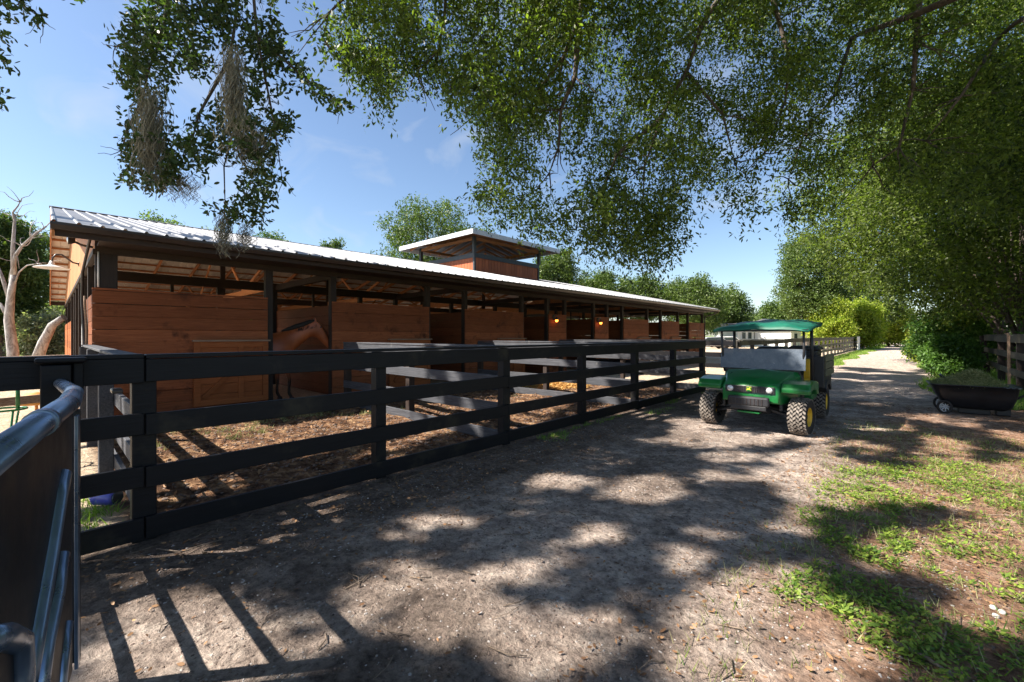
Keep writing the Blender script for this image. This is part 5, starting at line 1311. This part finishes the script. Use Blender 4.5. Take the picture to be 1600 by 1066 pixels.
for sx in (-1, 1):
    MB().lathe([(0, -.2), (.7, -.2), (.75, 0), (.7, .2), (0, .2)], (sx * 1.1, 1.0, .75), 'X', 18).build('wheel', M['rubber'], tr_); MB().lathe([(0, -.15), (.42, -.15), (.45, 0), (.42, .15), (0, .15)], (sx * 1.0, -.9, .45), 'X', 18).build('wheel', M['rubber'], tr_)

# ------------------------------------------------------------ ground cover
def zs_(P): return np.array([hgt(x, y) for x, y in P])
def scatter_px(poly, n, thr=None, sc=.9, seed=0.):
    us = [p[0] for p in poly]; vs = [p[1] for p in poly]; out = []
    # even density on the ground
    G = [gp(a, max(b, 535)) for a, b in poly]; x0, x1 = min(p.x for p in G), max(p.x for p in G); y0, y1 = min(p.y for p in G), max(p.y for p in G)
    P = np.stack([rng.uniform(x0, x1, n), rng.uniform(y0, y1, n)], 1)
    k = poly_in(P[:, 0], P[:, 1], [(p.x, p.y) for p in G]); P = P[k]
    if thr is not None:
        g_ = np.array([mnoise.noise(Vector((x * sc, y * sc, seed))) + .4 * mnoise.noise(Vector((x * sc * 3, y * sc * 3, seed))) for x, y in P]); P = P[g_ + rng.normal(size=len(g_)) * .22 > thr]
    return P
# weeds on the right
PW = np.concatenate([scatter_px([(1255, 800), (1300, 735), (1420, 715), (1640, 740), (1640, 800), (1400, 800)], 6500, -.06, 1.6, 3),
                     scatter_px([(1240, 800), (1400, 790), (1420, 850), (1400, 900), (1290, 860)], 1800, -.08, 1.9, 5),
                     scatter_px([(1190, 925), (1280, 880), (1400, 930), (1640, 1066), (1640, 1250), (1450, 1200), (1330, 980)], 3200, -.05, 2.1, 8),
                     scatter_px([(1380, 860), (1640, 760), (1640, 960), (1500, 930)], 3400, .04, 1.9, 9),
                     scatter_px([(1400, 1000), (1640, 960), (1640, 1250), (1470, 1250)], 1800, -.1, 2.0, 14),
                     scatter_px([(1500, 700), (1640, 690), (1640, 740), (1440, 720)], 900, .1, 1.3, 11)])
z = zs_(PW); n = len(PW); keepw = rng.uniform(0, 1, n) < .5; PW = PW[keepw]; z = z[keepw]; n = len(PW); per = 8
a = rng.uniform(0, 2 * np.pi, (n, per)); sz = rng.uniform(.6, 1.3, (n, 1))
C = np.stack([PW[:, :1] + np.cos(a) * .014 * sz, PW[:, 1:] + np.sin(a) * .014 * sz, z[:, None] + rng.uniform(.004, .035, (n, per)) * sz], -1)
D = np.stack([np.cos(a), np.sin(a), rng.uniform(-.1, .7, (n, per))], -1)
szz = np.repeat((sz * .029).reshape(-1), per)[:, None]
Vw = leaf_quads(C.reshape(-1, 3), D.reshape(-1, 3), szz, .42, 4, .4, .3)
o = np_mesh('ground_weeds', Vw, 4, M['weed']); tag(o, 'low leafy green weeds spreading over the sandy ground at lower right', 'weeds', None, 'stuff')
# grass verges
def blades(P, h, w, mat, name, lab, per=5, cat='grass'):
    z = zs_(P); n = len(P)
    C = np.stack([np.repeat(P[:, 0], per), np.repeat(P[:, 1], per), np.repeat(z, per)], 1); C[:, :2] += rng.normal(size=(n * per, 2)) * .03
    D = rng.normal(size=(n * per, 3)) * .45; D[:, 2] = 1
    D = unit(D); S_ = unit(np.cross(D, rng.normal(size=D.shape))); H_ = h * rng.uniform(.5, 1.3, (len(C), 1))
    V_ = np.stack([C - S_ * w, C + S_ * w, C + D * H_ + rng.normal(size=D.shape) * h * .2], 1).reshape(-1, 3)
    o = np_mesh(name, V_, 3, mat); tag(o, lab, cat, None, 'stuff'); return o
P = np.stack([rng.uniform(-4.15, -2.75, 5200), rng.uniform(14, 95, 5200)], 1); P = P[P[:, 0] < -3.0 + .25 * np.sin(P[:, 1] * .7)]
blades(P, .10, .02, M['grass'], 'grass_verge', 'bright grass strip along the far lane fence', 7)
P = np.stack([rng.normal(-4.02, .15, 900), rng.uniform(5.0, 13.0, 900)], 1); g_ = np.array([mnoise.noise(Vector((x, y * .7, 3))) for x, y in P]); P = P[(g_ > .08) & (P[:, 0] > -4.18)]
blades(P, .055, .004, M['grass'], 'fence_grass', 'thin grass tufts at the foot of the near black fence', 5)
P = np.stack([rng.uniform(.1, 2.4, 5000), rng.uniform(13.5, 60, 5000)], 1); P = P[P[:, 0] > .45 + .3 * np.sin(P[:, 1] * .6)]
blades(P, .22, .012, M['grass'], 'lane_grass', 'tall grass and undergrowth below the shrubs at right', 7)
P = np.stack([rng.uniform(-10.2, -7.2, 900), rng.uniform(.8, 8, 900)], 1); g_ = np.array([mnoise.noise(Vector((x * .8, y * .8, 31))) for x, y in P]); P = P[g_ > .05]
blades(P, .07, .006, M['hay'], 'scattered_hay', 'dull hay scattered on the paddock by the stall doors', 8, 'hay')
P = np.stack([rng.normal(-5.3, .35, 130), rng.uniform(-.3, .4, 130)], 1)
blades(P, .10, .004, M['grass'], 'grass_tuft', 'green grass tuft beside the corner cross fence', 6)
P = np.stack([rng.uniform(-.9, 2.9, 2600), rng.uniform(1.3, 10, 2600)], 1)
blades(P, .07, .0025, M['hay'], 'dry_grass', 'thin dry grass stems among the weeds at lower right', 3)
P = P[rng.uniform(0, 1, len(P)) < .5] + rng.normal(size=(1, 2)) * .1
blades(P, .06, .003, M['weed'], 'young_grass', 'thin young green grass among the weeds at lower right', 3)
# straw mounds
sp_ = gp(862, 605)
n = 9000; a = rng.uniform(0, 6.283, n); r_ = np.sqrt(rng.uniform(0, 1, n)); x = sp_.x + r_ * np.cos(a) * 1.1; y = sp_.y + r_ * np.sin(a) * 1.0
C = np.stack([x, y, .06 + .24 * (1 - r_ ** 1.5) + rng.uniform(0, .03, n)], 1); D = rng.normal(size=(n, 3)); D[:, 2] *= .3
o = np_mesh('straw_pile', leaf_quads(C, D, .13, .12), 4, M['straw']); tag(o, 'golden heap of straw bedding in the middle paddock', 'straw', None, 'stuff')
mb = MB(); vs = []; fs = []; m_, k_ = 24, 8
for j in range(k_):
    rr_ = j / (k_ - 1)
    for i in range(m_): vs.append((sp_.x + 1.08 * rr_ * math.cos(i * 2 * math.pi / m_), sp_.y + .98 * rr_ * math.sin(i * 2 * math.pi / m_), .04 + .24 * (1 - rr_ ** 1.5)))
for j in range(k_ - 1):
    for i in range(m_): fs.append((j * m_ + i, j * m_ + (i + 1) % m_, (j + 1) * m_ + (i + 1) % m_, (j + 1) * m_ + i))
mb.add(vs, fs, True).build('straw_core', M['straw'], o)
# leaf litter
def litter(P, size, mat, name, lab, ratio=.45, up=.02):
    z = zs_(P); C = np.stack([P[:, 0], P[:, 1], z + rng.uniform(.002, up, len(P))], 1); a = rng.uniform(0, 6.283, len(P)); D = np.stack([np.cos(a), np.sin(a), rng.normal(size=len(P)) * .25], 1)
    o = np_mesh(name, leaf_quads(C, D, size, ratio, 6, .5, .5), 6, mat); tag(o, lab, 'leaf litter', None, 'stuff'); return o
P = np.concatenate([np.stack([rng.uniform(-1.2, 3.2, 9000), rng.uniform(1.2, 13, 9000)], 1), np.stack([rng.uniform(-4.1, -.8, 900), rng.uniform(.2, 12, 900)], 1), np.stack([rng.normal(-3.7, .4, 1200), rng.uniform(.1, 6, 1200)], 1)])
litter(P, .030, M['litter'], 'fallen_leaves', 'dry brown leaves scattered on the lane and its right edge')
# twigs
mb = MB()
for i in range(420):
    if i < 260: x, y = random.uniform(-1.0, 2.6), random.uniform(1.4, 8)
    else: x, y = random.uniform(-4.1, -1.5), random.uniform(.2, 6)
    l = random.uniform(.05, .22); a = random.uniform(0, 6.28); z = hgt(x, y) + .006
    mb.tube([(x, y, z), (x + l * .5 * math.cos(a), y + l * .5 * math.sin(a), z + .008), (x + l * math.cos(a + .3), y + l * math.sin(a + .3), z)], random.uniform(.0015, .004), 5)
o = mb.build('fallen_twigs', M['twig'], None); tag(o, 'small dry twigs scattered on the ground', 'twigs', None, 'stuff')
for (pts, r, lab) in (([(1395, 1010), (1450, 1040), (1490, 1066)], .011, 'mottled fallen stick at the bottom right corner'), ([(1478, 978), (1478, 1000), (1470, 1030)], .006, 'short upright-lying twig among the weeds at lower right'), ([(245, 862), (285, 870), (310, 858), (345, 850)], .005, 'forked dry twig with a green tip at the foot of the corner post')):
    q_ = [gp(a, b) for a, b in pts]; o = MB().tube([(p.x, p.y, hgt(p.x, p.y) + .015 + .01 * (i % 2)) for i, p in enumerate(q_)], [r * (1 - .5 * i / len(q_)) for i in range(len(q_))], 8).build('fallen_stick', M['twig'], None); tag(o, lab, 'stick')
# pebbles
def pebbles(n, xr, yr, smin, smax, name, lab):
    ico = [(0, 0, 1), (.894, 0, .447), (.276, .851, .447), (-.724, .526, .447), (-.724, -.526, .447), (.276, -.851, .447), (.724, .526, -.447), (-.276, .851, -.447), (-.894, 0, -.447), (-.276, -.851, -.447), (.724, -.526, -.447), (0, 0, -1)]
    fc = [(0, 1, 2), (0, 2, 3), (0, 3, 4), (0, 4, 5), (0, 5, 1), (1, 6, 2), (2, 7, 3), (3, 8, 4), (4, 9, 5), (5, 10, 1), (2, 6, 7), (3, 7, 8), (4, 8, 9), (5, 9, 10), (1, 10, 6), (6, 11, 7), (7, 11, 8), (8, 11, 9), (9, 11, 10), (10, 11, 6)]
    I = np.array(ico); Fc = np.array(fc); X = rng.uniform(*xr, n); Y = rng.uniform(*yr, n)
    Z = zs_(np.stack([X, Y], 1)); s_ = rng.uniform(smin, smax, (n, 1, 1)) * rng.uniform(.5, 1.2, (n, 1, 3)); s_[:, :, 2] *= .6
    P = I[None] * s_ + rng.normal(size=(n, 12, 3)) * s_ * .12 + np.stack([X, Y, Z], 1)[:, None]
    o = np_mesh(name, P[:, Fc].reshape(-1, 3), 3, M['stone']); tag(o, lab, 'pebbles', None, 'stuff')
pebbles(7000, (-4.0, .3), (.3, 9), .003, .010, 'pebbles', 'small grey pebbles scattered along the lane')
M['stone'] = plain('clod', (0.16, 0.12, 0.10), 0.95, 0, 0.2, 0.5, 8)
pebbles(16000, (-4.1, 2.6), (.2, 9), .003, .012, 'soil_clods', 'dark crumbs of soil strewn over the lane')
pebbles(9000, (-10, -4.3), (.7, 12), .008, .03, 'muck_clods', 'brown clods strewn over the paddocks')
for i, (u, v) in enumerate(((1552, 955), (1566, 962), (1556, 968))):
    p = gp(u, v); o = MB().lathe([(0, .014), (.013, .011), (.018, .0), (.013, -.008)], (p.x, p.y, hgt(p.x, p.y) + .004), 'Z', 10).build('white_stone', M['palestone'], None)
    tag(o, ('left white stone of a close trio at lower right', 'right white stone of a close trio at lower right', 'lowest white stone of a close trio at lower right')[i], 'stone', 'trio of white stones')
# mulch clods in the paddock
n = 5000; P = np.stack([rng.uniform(-10.2, -4.4, n), rng.uniform(.7, 12.2, n)], 1)
litter(P, .06, M['litter'], 'paddock_mulch', 'coarse brown mulch and bedding strewn over the paddocks', .35, .035)
